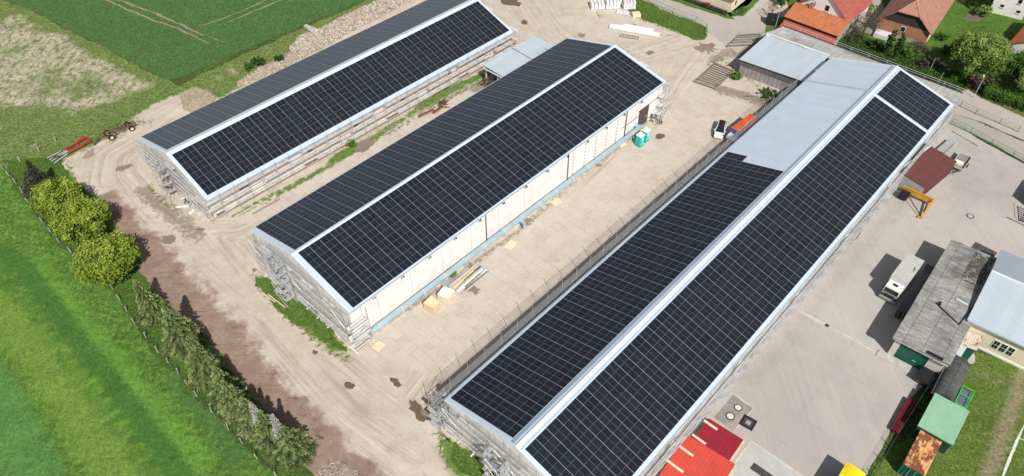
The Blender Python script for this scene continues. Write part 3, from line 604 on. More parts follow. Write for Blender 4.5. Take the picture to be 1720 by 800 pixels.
    # rails below the modules
def barn(idx,label,x,y,yaw,W,L,he,hr,WL,hl,wallm,capR,capL,capt=.06,eaveo=.45,gable=.35):
    fr=Fr(x,y,yaw);root=fr.root('barn',label,'barn')
    kR=hypot(W,hr-he)/W;kL=hypot(WL,hr-hl)/WL
    def fR(t,u,h=0):
        s=t/kR;return Vector((s+h*(hr-he)/W/kR,u,hr-(hr-he)*s/W+h/kR))
    def fL(t,u,h=0):
        s=t/kL;return Vector((-s-h*(hr-hl)/WL/kL,u,hr-(hr-hl)*s/WL+h/kL))
    wr=W-eaveo;wl=WL-eaveo;zr=hr-(hr-he)*wr/W-.14;zl=hr-(hr-hl)*wl/WL-.14;hr_=hr-.16
    g=gable
    m=MB()  # walls: gables and long walls
    for yy in (g,L-g):
        m.hexa([(-wl,yy-.15,0),(wr,yy-.15,0),(wr,yy+.15,0),(-wl,yy+.15,0)],[(-wl,yy-.15,min(zl,zr)),(wr,yy-.15,min(zl,zr)),(wr,yy+.15,min(zl,zr)),(-wl,yy+.15,min(zl,zr))])
        zz=min(zl,zr)+.002
        P=[(-wl,zz),(wr,zz),(wr,zr),(0,hr_),(-wl,zl)]
        a=[(p[0],yy-.15,p[1]) for p in P];b=[(p[0],yy+.15,p[1]) for p in P]
        m.face(a);m.face(b[::-1])
        for k in range(5):
            j=(k+1)%5;m.face([a[j],a[k],b[k],b[j]])
    m.box(wr-.3,wr+.003,g+.152,L-g-.152,0,zr);m.box(-wl-.003,-wl+.3,g+.152,L-g-.152,0,zl)
    m.build('wall',wallm,root)
    for side,f,wt in ((1,fR,W*kR),(-1,fL,WL*kL)):
        m=MB();lo=[f(0,0,-.0),f(wt,0,0),f(wt,L,0),f(0,L,0)];hi=[f(0,0,.06),f(wt,0,.06),f(wt,L,.06),f(0,L,.06)]
        if side>0:m.hexa([v-Vector((0,0,.09)) for v in lo],hi)
        else:m.hexa([v-Vector((0,0,.09)) for v in lo][::-1],hi[::-1])
        m.build('roof_slope',ROOF,root)
        # gutter
        m=MB();e=f(wt,0,0);sx=1 if side>0 else -1
        m.box(e.x+sx*.03,e.x+sx*.19,0,L,e.z-.16,e.z-.02);m.build('gutter',GUT,root)
        # verge flashing
        for yy in (-.03,L-.15):
            m=MB();a=f(0.02,yy,.065);b=f(wt,yy,.065);c=f(wt,yy+.18,.065);d=f(.02,yy+.18,.065)
            lo=[v-Vector((0,0,.2)) for v in (a,b,c,d)];hi=[v+Vector((0,0,.03)) for v in (a,b,c,d)]
            if side>0:m.hexa(lo,hi)
            else:m.hexa(lo[::-1],hi[::-1])
            m.build('verge_flashing',CAP,root)
    # ridge cap
    m=MB();a=[fL(capL,-.02,.075),fL(0,-.02,.13),fR(0,-.02,.13),fR(capR,-.02,.075)]
    P0=[(p.x,-.04,p.z) for p in (a[0],a[1],a[3])];P1=[(p.x,L+.04,p.z+0) for p in (a[0],a[1],a[3])]
    P0[1]=(0,-.04,hr+.19);P1[1]=(0,L+.04,hr+.19)
    m.face([P0[0],P0[1],P1[1],P1[0]][::-1]);m.face([P0[1],P0[2],P1[2],P1[1]][::-1]);m.face(P0);m.face(P1[::-1])
    m.build('ridge_cap',CAP,root)
    return fr,root,fR,fL,wr,wl,zr,zl,kR,kL
# --- barn 1 (far left)
b1=(-55.356,92.593,.767,10.396,70.131,3.968,7.628,11.696,4.427)
f1,r1,R1,L1,wr1,wl1,zr1,zl1,kR1,kL1=barn(1,'long solar roofed barn farthest left, scaffolding along its near gable and open side',*b1,WALL1,.5,.55)
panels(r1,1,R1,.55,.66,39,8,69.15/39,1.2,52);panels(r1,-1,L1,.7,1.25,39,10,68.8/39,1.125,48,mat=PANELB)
# --- barn 2 (middle)
b2=(-29.922,68.012,.7525,11.599,72.569,6.707,9.461,11.184,6.796)
f2,r2,R2,L2,wr2,wl2,zr2,zl2,kR2,kL2=barn(2,'middle solar roofed barn with cream side wall and thick pale blue pipe along it',*b2,WALL2,.2,.25,eaveo=.35)
panels(r2,1,R2,.85,.3,40,10,71./40,1.146,50);panels(r2,-1,L2,.9,.42,40,10,71./40,1.09,50,mat=PANELC)
# --- barn 3 (right)
b3=(.158,39.545,.7483,11.378,102.684,5.198,8.315,11.578,5.352)
f3,r3,R3,L3,wr3,wl3,zr3,zl3,kR3,kL3=barn(3,'longest solar roofed barn at right, pale blue bare roof at its far end',*b3,WALL3,.35,.15)
panels(r3,1,R3,.52,.95,51,9,90.6/51,1.152,45);panels(r3,1,R3,91.95,.95,6,9,10.1/6,1.14,5)
panels(r3,-1,L3,.65,.95,35,9,61.8/35,1.17,45,extra=[(35,6),(35,7),(35,8)])
# barn 3 details: seam flashing, wide ridge bands with blue joints
for f,wt,sd in ((R3,11.8,1),(L3,12.,-1)):
    m=MB();ys=91.3 if sd>0 else 91.75;q=[f(.4,ys,.07),f(wt,ys,.07),f(wt,ys+.45,.07),f(.4,ys+.45,.07)];lo=[v-Vector((0,0,.004)) for v in q];hi=[v+Vector((0,0,.05)) for v in q]
    (m.hexa(lo,hi) if sd>0 else m.hexa(lo[::-1],hi[::-1]));m.build('seam_flashing',CAP if sd>0 else GUT,r3)
m=MB();
for f,t,w in ((R3,.60,.05),(L3,.50,.05),(L3,.84,.04)):
    q=[f(t,.1,.068),f(t+w,.1,.068),f(t+w,102.5,.068),f(t,102.5,.068)];q2=[v+Vector((0,0,.006)) for v in q]
    if f is L3:q=q[::-1];q2=q2[::-1]
    m.hexa(q,q2)
m.build('joint_strip',CAPB,r3)
m=MB();q=[L3(.56,.1,.07),L3(.82,.1,.07),L3(.82,102.5,.07),L3(.56,102.5,.07)][::-1];m.hexa(q,[v+Vector((0,0,.02)) for v in q]);m.build('ribbed_ridge_filler',roofmat('ribbed_filler',(.42,.52,.62),1,.36,.9),r3)
# barn 1: dark openings in the side wall; barn 2: wall fittings
for yy in (5.5,6.6,19,29,40,52,60,61.2,66):
    m=MB();m.box(wr1-.05,wr1+.02,yy,yy+.95,2.15,2.85);m.build('window_opening',BLACK,r1)
m=MB();m.box(wr1+.006,wr1+.05,.6,69.6,1.72,1.88);m.box(wr1+.006,wr1+.05,.6,69.6,3.02,3.12);m.build('wall_band',plain('red_brown_band',(.34,.20,.14),.9,0,.3,2),r1)
m=MB();m.box(wr1+.006,wr1+.08,.6,69.6,.0,.35);m.build('plinth',plain('dark_plinth',(.14,.12,.1),.9,0,.3,2),r1)
d=MB();d.box(wr2-.02,wr2+.07,65.6,68.6,.05,3.9);door=d.build('sliding_door',plain('dark_timber_door',(.085,.07,.06),.85,0,.35,3),r2)
m=MB();m.box(wr2+.072,wr2+.12,68.0,68.1,1.2,1.9);m.build('door_handle',STEEL,door)
m=MB();m.tube((wr2+.14,65.3,4.0),(wr2+.14,71.4,4.0),.05);m.build('door_track',DARKSTEEL,r2)
for yy in np.arange(4.,70,5.1):
    m=MB();y=float(yy);m.beam((wr2,y,zr2-.25),(wr2+.5,y,zr2-.7),.08,.08);m.beam((wr2,y+.35,zr2-.2),(wr2+.45,y+.35,zr2-.75),.06,.3);m.build('wall_bracket',DARKSTEEL,r2)
for yy in (26.,45.5,61.5): 
    m=MB();m.tube((wr2+.1,yy,.1),(wr2+.1,yy,zr2-.1),.09);m.build('downpipe',DARKSTEEL,r2)
for yy in (47.,50,53,56,59):
    for k in range(7): m=MB();m.box(wr2+.004,wr2+.03,yy-.06,yy+.06,.9+k*.7,1.15+k*.7);m.build('vent_slot',DARKSTEEL,r2)
m=MB();m.tube((wr2+.16,60.5,3.0),(wr2+.16,66,3.0),.04);m.tube((wr2+.16,61.4,.6),(wr2+.16,61.4,5.2),.05);m.build('conduit',DARKSTEEL,r2)
# gable doors of the barns (dark strip behind the scaffold is not visible; keep plain)
# --- scaffolds. local x of wall faces
def gtop(fr,wl,wr,zl,zr,hr):
    def t(k):
        x=-wl+(wl+wr)*k
        return (zl+(hr-zl)*(1-(-x)/wl)) if x<0 else (zr+(hr-zr)*(1-x/wr))
    return t
scaffold('scaffolding across the near gable of the far left barn',f1,(-wl1,-.15),(wr1,-.15),(0,-1),gtop(f1,wl1,wr1,zl1,zr1,7.6),[.75,2.0,3.3,4.6,5.9],depth=.75,toemat=TOEW,toeh=.12,r=.03,deckj=lambda i,k:(i*7+k*3)%5==0)
scaffold('scaffolding across the near gable of the middle barn',f2,(-wl2,-.15),(wr2,-.15),(0,-1),gtop(f2,wl2,wr2,zl2,zr2,9.3),[.6,2.1,4.,5.9,7.8],depth=.75,toemat=TOEW,toeh=.1,r=.03,rails=3,deckj=lambda i,k:(i*7+k*3)%6==0)
scaffold('scaffolding across the near gable of the longest barn',f3,(-wl3,-.15),(wr3,-.15),(0,-1),gtop(f3,wl3,wr3,zl3,zr3,8.2),[.8,2.0,3.6,5.2,6.8],depth=.75,toemat=TOEW,toeh=.1,r=.03,rails=3,deckj=lambda i,k:(i*7+k*3)%6==0)
scaffold('long scaffolding with red brown toe boards beside the open side of the far left barn',f1,(wr1+.55,-.9),(wr1+.55,69.6),(1,0),lambda t:zr1+.2,[.9,2.3,3.7],depth=.8,toemat=TOEO,toeh=.09,r=.033,boards=False,deckj=lambda i,k:(i*5+k*3)%7!=0)
scaffold('far gable scaffolding of the far left barn',f1,(-wl1,70.6),(wr1+1,70.6),(0,1),gtop(f1,wl1,wr1,zl1,zr1,7.6),[2.,4.,6.],depth=.8,r=.028,outrise=.9,decks=True)
scaffold('scaffolding behind the far gable of the middle barn',f2,(-wl2,73.),(wr2+1,73.),(0,1),gtop(f2,wl2,wr2+1,zl2,zr2,9.3),[2.,4.,6.,7.6],depth=.8,r=.028,outrise=1.4)
scaffold('short scaffolding round the near corner of the middle barn',f2,(wr2+.25,-1.0),(wr2+.25,1.9),(1,0),lambda t:zr2,[.5,2.3,4.3],depth=1.3,toemat=TOEW,toeh=.2,r=.04,bay=2.9,outrise=.4)
scaffold('short scaffolding round the far corner of the middle barn',f2,(wr2+.25,71.0),(wr2+.25,73.6),(1,0),lambda t:zr2,[.5,2.3,4.3],depth=1.2,toemat=TOEW,toeh=.16,r=.03,bay=1.3,outrise=1.4)
scaffold('long scaffolding with guard rails along the shaded left eave of the longest barn',f3,(-wl3-.5,-1.),(-wl3-.5,91.),(-1,0),lambda t:zl3+.15,[1.9,3.4,4.75],bay=3.07,depth=1.05,toeh=.2,r=.036,rails=3,outrise=1.25,braces=True,toe=False,deckj=lambda i,k:False)
scaffold('dense white scaffolding along the sunny right eave of the longest barn',f3,(wr3+.35,-1.),(wr3+.35,101.),(1,0),lambda t:zr3+.1,[.6,1.9,3.3,4.5],bay=3.09,depth=.8,toeh=.2,r=.036,outrise=.35,toemat=TOEW,bstep=1,boards=False,deckj=lambda i,k:(i*5+k*2)%5==0)
stair_tower(f1,'steel stair tower at the near gable of the far left barn',-1.6,-1.15,1,0,0,-1,[1.5,3.1,4.7,6.2]);stair_tower(f2,'steel stair tower at the near gable of the middle barn',-3.2,-1.15,1,0,0,-1,[1.6,3.3,5.,6.7,8.2]);stair_tower(f3,'steel stair tower at the near left corner of the longest barn',-wl3-.1,-1.5,0,1,-1,0,[1.5,3.,4.6]);stair_tower(f3,'steel stair tower at the middle of the near gable of the longest barn',-2.4,-1.15,1,0,0,-1,[1.6,3.3,5.,6.5])
# ================================================================== TREES
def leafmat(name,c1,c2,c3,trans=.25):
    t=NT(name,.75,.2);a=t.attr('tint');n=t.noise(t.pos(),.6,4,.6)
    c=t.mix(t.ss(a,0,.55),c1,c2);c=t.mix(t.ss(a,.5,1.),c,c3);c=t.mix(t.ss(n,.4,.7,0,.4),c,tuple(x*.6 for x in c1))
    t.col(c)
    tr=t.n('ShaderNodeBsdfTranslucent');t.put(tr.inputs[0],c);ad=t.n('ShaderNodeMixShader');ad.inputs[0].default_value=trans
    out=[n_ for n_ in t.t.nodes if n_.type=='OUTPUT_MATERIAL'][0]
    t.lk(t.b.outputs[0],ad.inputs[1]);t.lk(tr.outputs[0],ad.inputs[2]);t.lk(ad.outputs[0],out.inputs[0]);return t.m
LF_MAPLE=leafmat('spring_maple_leaf',(.065,.11,.012),(.19,.27,.03),(.36,.44,.065))
LF_WILLOW=leafmat('soft_green_leaf',(.07,.13,.025),(.19,.28,.055),(.34,.43,.11))
LF_DARK=leafmat('dark_shrub_leaf',(.02,.05,.012),(.045,.10,.02),(.09,.17,.035))
LF_HEDGE=leafmat('hedge_leaf',(.03,.075,.012),(.06,.14,.02),(.11,.23,.03))
LF_BRIGHT=leafmat('fresh_green_leaf',(.06,.15,.015),(.11,.25,.025),(.2,.36,.05))
LF_PURPLE=leafmat('purple_shrub_leaf',(.05,.03,.028),(.10,.06,.055),(.20,.14,.11))
LF_BARE=leafmat('brown_twig',(.05,.038,.028),(.10,.08,.06),(.19,.16,.12),0)
ND=leafmat('spruce_needle',(.024,.045,.016),(.115,.16,.052),(.29,.35,.13),.12)
ND2=leafmat('dark_spruce_needle',(.02,.026,.014),(.05,.056,.03),(.10,.10,.055),.06)
NDG=leafmat('dead_grey_twig',(.16,.15,.13),(.30,.29,.26),(.45,.44,.41),0)
BARK=plain('tree_bark',(.12,.09,.065),.95,0,.35,4)
def rdir():
    v=Vector((random.gauss(0,1),random.gauss(0,1),random.gauss(0,1)));return v.normalized()
def leaf(m,p,s,nrm,tint):
    a=nrm.cross(Vector((0,0,1)) if abs(nrm.z)<.9 else Vector((1,0,0))).normalized();b=nrm.cross(a);th=U(0,6.28);x=(a*cos(th)+b*sin(th));y=nrm.cross(x)
    m.face([p-x*s*.5,p+y*s*.34,p+x*s*.62,p-y*s*.34],None,tint)
def crown_tree(label,x,y,H,rx,ry,rz,mat,n=5200,ls=.34,trunk=True,name='tree',cat='tree',clumps=70,group=None,base=None,lobes=None,rot=0,dens=1.):
    """lobed broadleaf crown: clumps of leaves on an uneven envelope, with gaps between"""
    root=thing(name,label,cat,(x,y,0),rot,group);cz=H-rz
    C=[];lobes=lobes or [(0,0,0,1.)]
    for k in range(clumps):
        lx,ly,lz,ls_=random.choice(lobes);d=rdir();d.z=abs(d.z)*(1 if R_()<.78 else -1)
        q=U(.62,1.04)*ls_;c=Vector((lx+d.x*rx*q,ly+d.y*ry*q,cz+lz+d.z*rz*q));C.append((c,U(.55,1.1)*min(rx,ry,rz*1.3)*.33,R_(),d))
    m=MB();per=max(6,int(n/clumps))
    for c,r,tn,d in C:
        for k in range(per):
            e=rdir();q=r*(U(.0,1)**.45);p=c+Vector((e.x*q,e.y*q,e.z*q*.75))
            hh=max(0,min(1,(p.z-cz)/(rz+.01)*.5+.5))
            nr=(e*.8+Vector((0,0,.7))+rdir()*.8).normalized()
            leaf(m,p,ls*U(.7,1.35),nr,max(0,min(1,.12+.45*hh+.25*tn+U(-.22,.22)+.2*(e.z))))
    # inner darker leaves
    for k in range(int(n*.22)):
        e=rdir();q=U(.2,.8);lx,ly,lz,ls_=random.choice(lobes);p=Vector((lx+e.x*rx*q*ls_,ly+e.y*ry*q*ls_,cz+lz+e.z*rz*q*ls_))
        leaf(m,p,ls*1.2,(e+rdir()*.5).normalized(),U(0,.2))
    m.build('crown',mat,root)
    if trunk:
        m=MB();tr=max(.12,.035*H);m.tube((0,0,-.05),(U(-.1,.1),U(-.1,.1),cz),tr,8,tr*.6)
        for c,r,_,_ in C[::6]:
            a=Vector((0,0,cz*U(.5,.95)));mid=(a+c)/2+Vector((0,0,.2));m.tube(a,mid,tr*.38,5,tr*.22);m.tube(mid,c,tr*.22,5,.03)
        m.build('trunk',BARK,root)
    return root
def spruce(label,x,y,H,Rb,mat,dead=0,group='spruces in the row along the field fence',layers=None,lean=(0,0)):
    root=thing('spruce_tree',label,'tree',(x,y,0),U(0,6),group);m=MB();layers=layers or int(H*4.2)
    for i in range(layers):
        t=i/(layers-1);z=.35+(H-.5)*t;r=Rb*(1-t)**1.0*U(.82,1.12)+.14;nb=max(5,int(11*(1-t*.55)))
        for k in range(nb):
            a=2*pi*k/nb+i*2.4+U(-.25,.25);rr=r*U(.72,1.18);dr=rr*U(.22,.42);ns=max(4,int(rr*8.5))
            d=Vector((cos(a),sin(a),0));sd=Vector((-sin(a),cos(a),0));tb=U(-.12,.12)
            for q in range(1,ns+1):
                f=q/ns;p=d*rr*f+Vector((lean[0]*t,lean[1]*t,z-dr*f*f+.12*f));wd=(.12+.62*rr*.30*sin(pi*min(1,f*.9+.08)))*U(.75,1.25)
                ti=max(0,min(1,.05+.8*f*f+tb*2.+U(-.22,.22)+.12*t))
                for s in (-1,1):
                    tip=p+sd*s*wd*U(.7,1.15)+d*wd*U(.4,1.)+Vector((0,0,U(-.18,.08)));w=.065+.04*R_()
                    m.face([p-d*w,p+d*w+Vector((0,0,.03)),tip+d*.03,tip-d*.05],None,ti)
            p=d*rr*1.06+Vector((lean[0]*t,lean[1]*t,z-dr));q0=d*rr*.7+Vector((lean[0]*t,lean[1]*t,z-dr*.5+.1));m.face([q0-sd*.1,q0+sd*.1,p+sd*.02,p-sd*.02],None,.8)
    for k in range(10): 
        a=2*pi*k/10;m.face([(lean[0],lean[1],H+.35),(lean[0]+.14*cos(a),lean[1]+.14*sin(a),H-.45),(lean[0]+.14*cos(a+.5),lean[1]+.14*sin(a+.5),H-.5)],None,.9)
    m.build('foliage',mat,root)
    m=MB();m.tube((0,0,-.05),(lean[0],lean[1],H*.96),.03*H*.55+.05,7,.03);m.build('trunk',BARK,root)
    return root
def gxy(px,py,z=0): v=G(px,py,z);return v.x,v.y
# left row : placed by the foot of each tree
x,y=gxy(80,326);spruce('small dark spruce at the far end of the tree row',x,y,7.2,2.6,ND2)
x,y=gxy(62,322);spruce('low dark spruce tucked against the far maple',x,y,4.2,2.2,ND2)
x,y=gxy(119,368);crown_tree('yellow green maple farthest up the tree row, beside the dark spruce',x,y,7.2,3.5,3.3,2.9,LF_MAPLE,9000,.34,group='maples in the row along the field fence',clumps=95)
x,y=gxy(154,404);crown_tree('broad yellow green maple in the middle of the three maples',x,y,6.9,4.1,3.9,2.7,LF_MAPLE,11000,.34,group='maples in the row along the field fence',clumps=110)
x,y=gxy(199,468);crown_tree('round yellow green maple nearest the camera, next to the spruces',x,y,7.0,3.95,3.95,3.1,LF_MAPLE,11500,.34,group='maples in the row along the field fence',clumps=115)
for px,py,H,Rb,lb in [(262,532,8.0,2.2,'slender spruce between the round maple and the widest spruce'),(314,579,9.6,2.8,'widest spruce with grey green drooping branches'),(350,632,8.6,2.6,'spruce standing alone just above the long clump'),
    (386,668,7.4,2.4,'spruce at the upper end of the long clump'),(404,692,7.2,2.4,'second spruce of the long clump, dense and pale tipped'),(430,716,6.8,2.2,'spruce in the middle of the clump, beside the bare grey one'),
    (458,738,6.8,2.3,'spruce below the bare grey one, leaning to the field'),(494,758,6.0,2.6,'low spreading spruce ending the row near the picture bottom')]:
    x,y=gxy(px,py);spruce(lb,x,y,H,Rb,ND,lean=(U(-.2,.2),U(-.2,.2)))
for px,py,lb in [(446,728,'dead grey leafless spruce in the clump, upper one'),(480,748,'dead grey leafless spruce in the clump, lower one')]:
    x,y=gxy(px,py);spruce(lb,x,y,7.0,.8,NDG,group='dead spruces in the clump')
def tufts(label,poly,n,h=.3,mat=None,name='grass_tufts',spread=.22,seed=1,blades=7):
    rr=random.Random(seed);W=[tuple(G(*p).xy) for p in poly];P=np.array(W);mn=P.min(0);mx=P.max(0);m=MB();c=0
    q=np.stack([RNG.uniform(mn[0],mx[0],n*8),RNG.uniform(mn[1],mx[1],n*8)],1);q=q[inside(q,W)][:n]
    for x,y in q:
        t=rr.random();hh=h*rr.uniform(.4,1.3);sp=spread*rr.uniform(.6,1.6)
        for k in range(blades):
            a=rr.uniform(0,6.28);dx,dy=cos(a)*sp,sin(a)*sp;w=.05
            m.face([(x-dy*.2,y+dx*.2,.02),(x+dy*.2,y-dx*.2,.02),(x+dx+dy*.15,y+dy-dx*.15,hh*rr.uniform(.6,1)),(x+dx-dy*.12,y+dy+dx*.12,hh*rr.uniform(.6,1))],None,max(0,min(1,t*.6+rr.uniform(0,.4))))
    o=m.build(name,mat or LF_TUFT);tag(o,label,'grass',None,'stuff');return o
LF_TUFT=leafmat('tuft_grass',(.07,.14,.02),(.13,.24,.04),(.26,.33,.09))
tufts('rough green grass tufts on the verge by the road',[(1046,-4),(1064,-8),(1130,22),(1186,46),(1182,66),(1140,58),(1080,36),(1058,24)],1500,.15,seed=1,spread=.11)
tufts('grass under and around the row of trees',[(20,272),(96,262),(130,322),(170,350),(228,436),(262,505),(370,616),(505,776),(540,840),(500,832),(385,722),(226,542),(100,410),(20,300)],3000,.15,seed=5,spread=.11)
tufts('weeds along the edge between meadow and yard',[(96,262),(178,218),(262,160),(330,136),(372,158),(500,92),(486,76),(560,32),(640,-4),(650,2),(560,44),(505,70),(512,98),(370,168),(330,146),(262,172),(180,228),(100,270)],1700,.15,seed=6,spread=.11)
tufts('garden plants along the back of the lawn',[(1400,72),(1480,100),(1600,150),(1640,140),(1560,100),(1440,60)],1300,.5,LF_HEDGE,'garden_plants',.35,8)
# ------------------------------------------------------------------ field fence
def linefence(name,label,cat,pts,postmat,h=1.1,rail=None,post=.05,step=3.,mesh=None,top=None,leanv=0,boards=False):
    W=[G(*p) for p in pts];o=W[0];root=thing(name,label,cat,(o.x,o.y,0));q=[p-o for p in W];pp=[]
    for a,b in zip(q[:-1],q[1:]):
        L=(b-a).length;n=max(1,round(L/step))
        for k in range(n): pp.append(a+(b-a)*(k/n))
    pp.append(q[-1])
    for p in pp:
        m=MB();l=Vector((U(-1,1),U(-1,1),0))*leanv;m.tube((p.x,p.y,0),(p.x+l.x,p.y+l.y,h*U(.95,1.05)),post,6);m.build('post',postmat,root)
    if rail:
        for z in rail[0]:
            m=MB()
            for a,b in zip(pp[:-1],pp[1:]): m.tube(a+Vector((0,0,z)),b+Vector((0,0,z)),rail[1],4,cap=False)
            m.build(rail[3] if len(rail)>3 else 'wire',rail[2],root)
    if mesh:
        m=MB()
        for a,b in zip(pp[:-1],pp[1:]):
            d=(b-a);L=d.length;d=d/L;n=int(L/mesh[1])
            for k in range(1,n): m.tube(a+d*(k*mesh[1])+Vector((0,0,.05)),a+d*(k*mesh[1])+Vector((0,0,h-.05)),mesh[2],3,cap=False)
            for z in np.arange(.1,h,mesh[3]): m.tube(a+Vector((0,0,float(z))),b+Vector((0,0,float(z))),mesh[2],3,cap=False)
        m.build('mesh_panel',mesh[0],root)
    return root
linefence('field_fence','old concrete post wire fence between the tree row and bright field','fence',[(5,284),(27,308),(60,358),(100,408),(160,458),(190,486),(226,543),(266,592),(300,628),(331,666),(384,722),(432,770),(500,832)],CONC,1.15,([.35,.75,1.05],.012,DARKSTEEL),.075,3.2,leanv=.12)
linefence('meadow_fence','short row of leaning grey posts in the meadow beyond the tree row','fence',[(34,272),(66,255),(94,238)],CONC,1.1,([.8],.01,DARKSTEEL),.08,4.,leanv=.15)
a=f3.g(898,528,3.6);b=f3.g(954,483,3.6);root=f3.root('green_tarpaulin','dark green tarpaulin hung on the shaded scaffolding of the longest barn','tarpaulin')
m=MB();n_=10
for k in range(n_):
    ya=a.y+(b.y-a.y)*k/n_;yb=a.y+(b.y-a.y)*(k+1)/n_;m.face([(-wl3-1.62-.06*(k%2),ya,2.2),(-wl3-1.62-.06*((k+1)%2),yb,2.2),(-wl3-1.0,yb,3.9),(-wl3-1.0,ya,3.9)])
m.build('fabric',plain('green_tarp',(.01,.16,.09),.6,0,.15),root);m=MB();m.tube((-wl3-1.0,a.y,3.92),(-wl3-1.0,b.y,3.92),.03);m.build('edge_rope',WHITE,root)
# ================================================================== UPPER LEFT: machinery, rubble
def wheel(m_t,m_r,root,x,y,r,w,name='wheel',ax='x'):
    m=MB();d=Vector((w/2,0,0)) if ax=='x' else Vector((0,w/2,0));c=Vector((x,y,r));m.tube(c-d,c+d,r,18);o=m.build(name,m_t,root)
    m=MB();m.tube(c-d*1.06,c+d*1.06,r*.55,14);m.build('rim',m_r,o);return o
a=G(143,242);b=G(104,263);yw=atan2((b-a).x,(b-a).y);fr=Fr((a.x+b.x)/2,(a.y+b.y)/2,yw);root=fr.root('red_implement','folded red farm implement frame with grey drawbar lying in the grass','farm machine')
for s in (-.85,.85):
    m=MB();m.beam((s,-3.2,.5),(s*.8,1.2,.5),.2,.22);m.beam((s,-3.0,.7),(s,-1.5,.68),.34,.1);m.build('beam',REDP,root)
for y0 in (-3.2,-1.,.9): m=MB();m.beam((-.85,y0,.5),(.85,y0,.5),.16,.18);m.build('cross_beam',REDP,root)
for s in (-1,-.3,.3,1): m=MB();m.beam((s*.7,1.,.5),(s*1.1+U(-.2,.2),4.2,.3),.13,.13);m.build('tine',STEEL,root)
m=MB();m.beam((-.8,1.2,.5),(0,3.9,.45),.12,.12);m.beam((.8,1.2,.5),(0,3.9,.45),.12,.12);m.build('drawbar',DARKSTEEL,root)
a=G(176,236);b=G(228,212);yw=atan2((b-a).x,(b-a).y);fr=Fr((a.x+b.x)/2,(a.y+b.y)/2,yw);root=fr.root('old_chassis','rusty two axle wagon chassis with bare wheels and brush on it','wagon')
for s in (-.55,.55): m=MB();m.beam((s,-3.4,.85),(s,3.0,.85),.14,.16);m.build('frame_rail',RUST,root)
for y0 in (-2.6,-1.,.8,2.4): m=MB();m.beam((-.9,y0,.8),(.9,y0,.8),.1,.12);m.build('cross_member',RUST,root)
for x0,y0,r in ((1.,-1.9,.55),(-1.,-1.9,.55),(1.,1.9,.5),(-1.,1.9,.5)): wheel(RUBBER,plain('pale_wheel_rim',(.6,.56,.48),.7),root,x0,y0,r,.28)
m=MB();m.beam((0,-3.4,.8),(.2,-5.,.35),.12,.12);m.beam((-.4,-3.4,.8),(.2,-5.,.35),.09,.09);m.build('drawbar',DARKSTEEL,root)
m=MB()
for k in range(60): p=Vector((U(-.8,.8),U(-.5,3.8),U(.7,1.3)));q=p+rdir()*U(.5,1.2);q.z=max(.3,q.z);m.tube(p,q,.025,3,cap=False)
m.build('brushwood',LF_BARE,root)
# rubble heap: one uncountable heap of broken stone
def rubble(name,label,cat,poly_px,hmax,n,c1,c2,smin=.15,smax=.6,seed=1,hf=None,stuff=True):
    rr=random.Random(seed);W=[G(*p) for p in poly_px];P=np.array([[p.x,p.y] for p in W]);m=MB();mn=P.min(0);mx=P.max(0);cnt=0
    while cnt<n:
        q=np.array([[rr.uniform(mn[0],mx[0]),rr.uniform(mn[1],mx[1])]])
        if not inside(q,[tuple(a) for a in P])[0]: continue
        d=segdist(q,[tuple(a) for a in P],True)[0][0];h=hmax*min(1,d/3.2)**.7*(.55+.45*sin(q[0][0]*.9)*sin(q[0][1]*.7+1));s=rr.uniform(smin,smax)*(1 if rr.random()<.9 else 1.5);cx,cy=q[0];z=h
        R3=Matrix.Rotation(rr.uniform(0,6.3),3,(rr.random(),rr.random(),rr.random()+.1));sc=(s*.5,s*.5*rr.uniform(.6,1),s*.5*rr.uniform(.3,.7))
        v=[R3@Vector((a*sc[0]*rr.uniform(.8,1.2),b*sc[1]*rr.uniform(.8,1.2),c*sc[2]))+Vector((cx,cy,max(z,.0)+s*.15)) for a,b,c in ((-1,-1,-1),(1,-1,-1),(1,1,-1),(-1,1,-1),(-1,-1,1),(1,-1,1),(1,1,1),(-1,1,1))]
        t=rr.random()
        for f in ((4,5,6,7),(0,1,5,4),(1,2,6,5),(2,3,7,6),(3,0,4,7)): m.face([v[i] for i in f],None,t)
        cnt+=1
    # core mound
    N=26
    for i in range(N):
        for j in range(N):
            xs=[mn[0]+(mx[0]-mn[0])*(i+a)/N for a in (0,1)];ys=[mn[1]+(mx[1]-mn[1])*(j+a)/N for a in (0,1)]
            Q=np.array([[xs[0],ys[0]],[xs[1],ys[0]],[xs[1],ys[1]],[xs[0],ys[1]]]);ins=inside(Q,[tuple(a) for a in P])
            if ins.all():
                dd=segdist(Q,[tuple(a) for a in P],True)[0];hh=[hmax*min(1,d/3.2)**.7*(.55+.45*sin(q[0]*.9)*sin(q[1]*.7+1))-.02 for d,q in zip(dd,Q)]
                m.face([(q[0],q[1],max(h,.03)) for q,h in zip(Q,hh)],None,.4)
    t=NT(name+'_stone',.95,.1);c=t.mix(t.attr('tint'),c1,c2);c=t.mix(t.ss(t.noise(t.pos(),1.5,6,.7),.45,.7,0,.6),c,tuple(a*.6 for a in c1));t.col(c)
    o=m.build(name,t.m);tag(o,label,cat)
    if stuff:o['kind']='stuff'
    return o
rubble('rubble','heap of pale broken stone behind the far left barn','rubble',[(487,80),(505,60),(540,48),(575,28),(620,8),(650,-8),(700,-10),(672,12),(620,40),(570,66),(530,88),(505,96)],1.1,3600,(.33,.28,.22),(.64,.57,.48),.06,.42,3)
rubble('rubble','low mound of gravel and earth left of the far left barn','rubble',[(300,160),(325,146),(352,152),(366,165),(352,180),(325,192),(306,184)],.7,900,(.30,.26,.17),(.50,.43,.33),.06,.2,4)
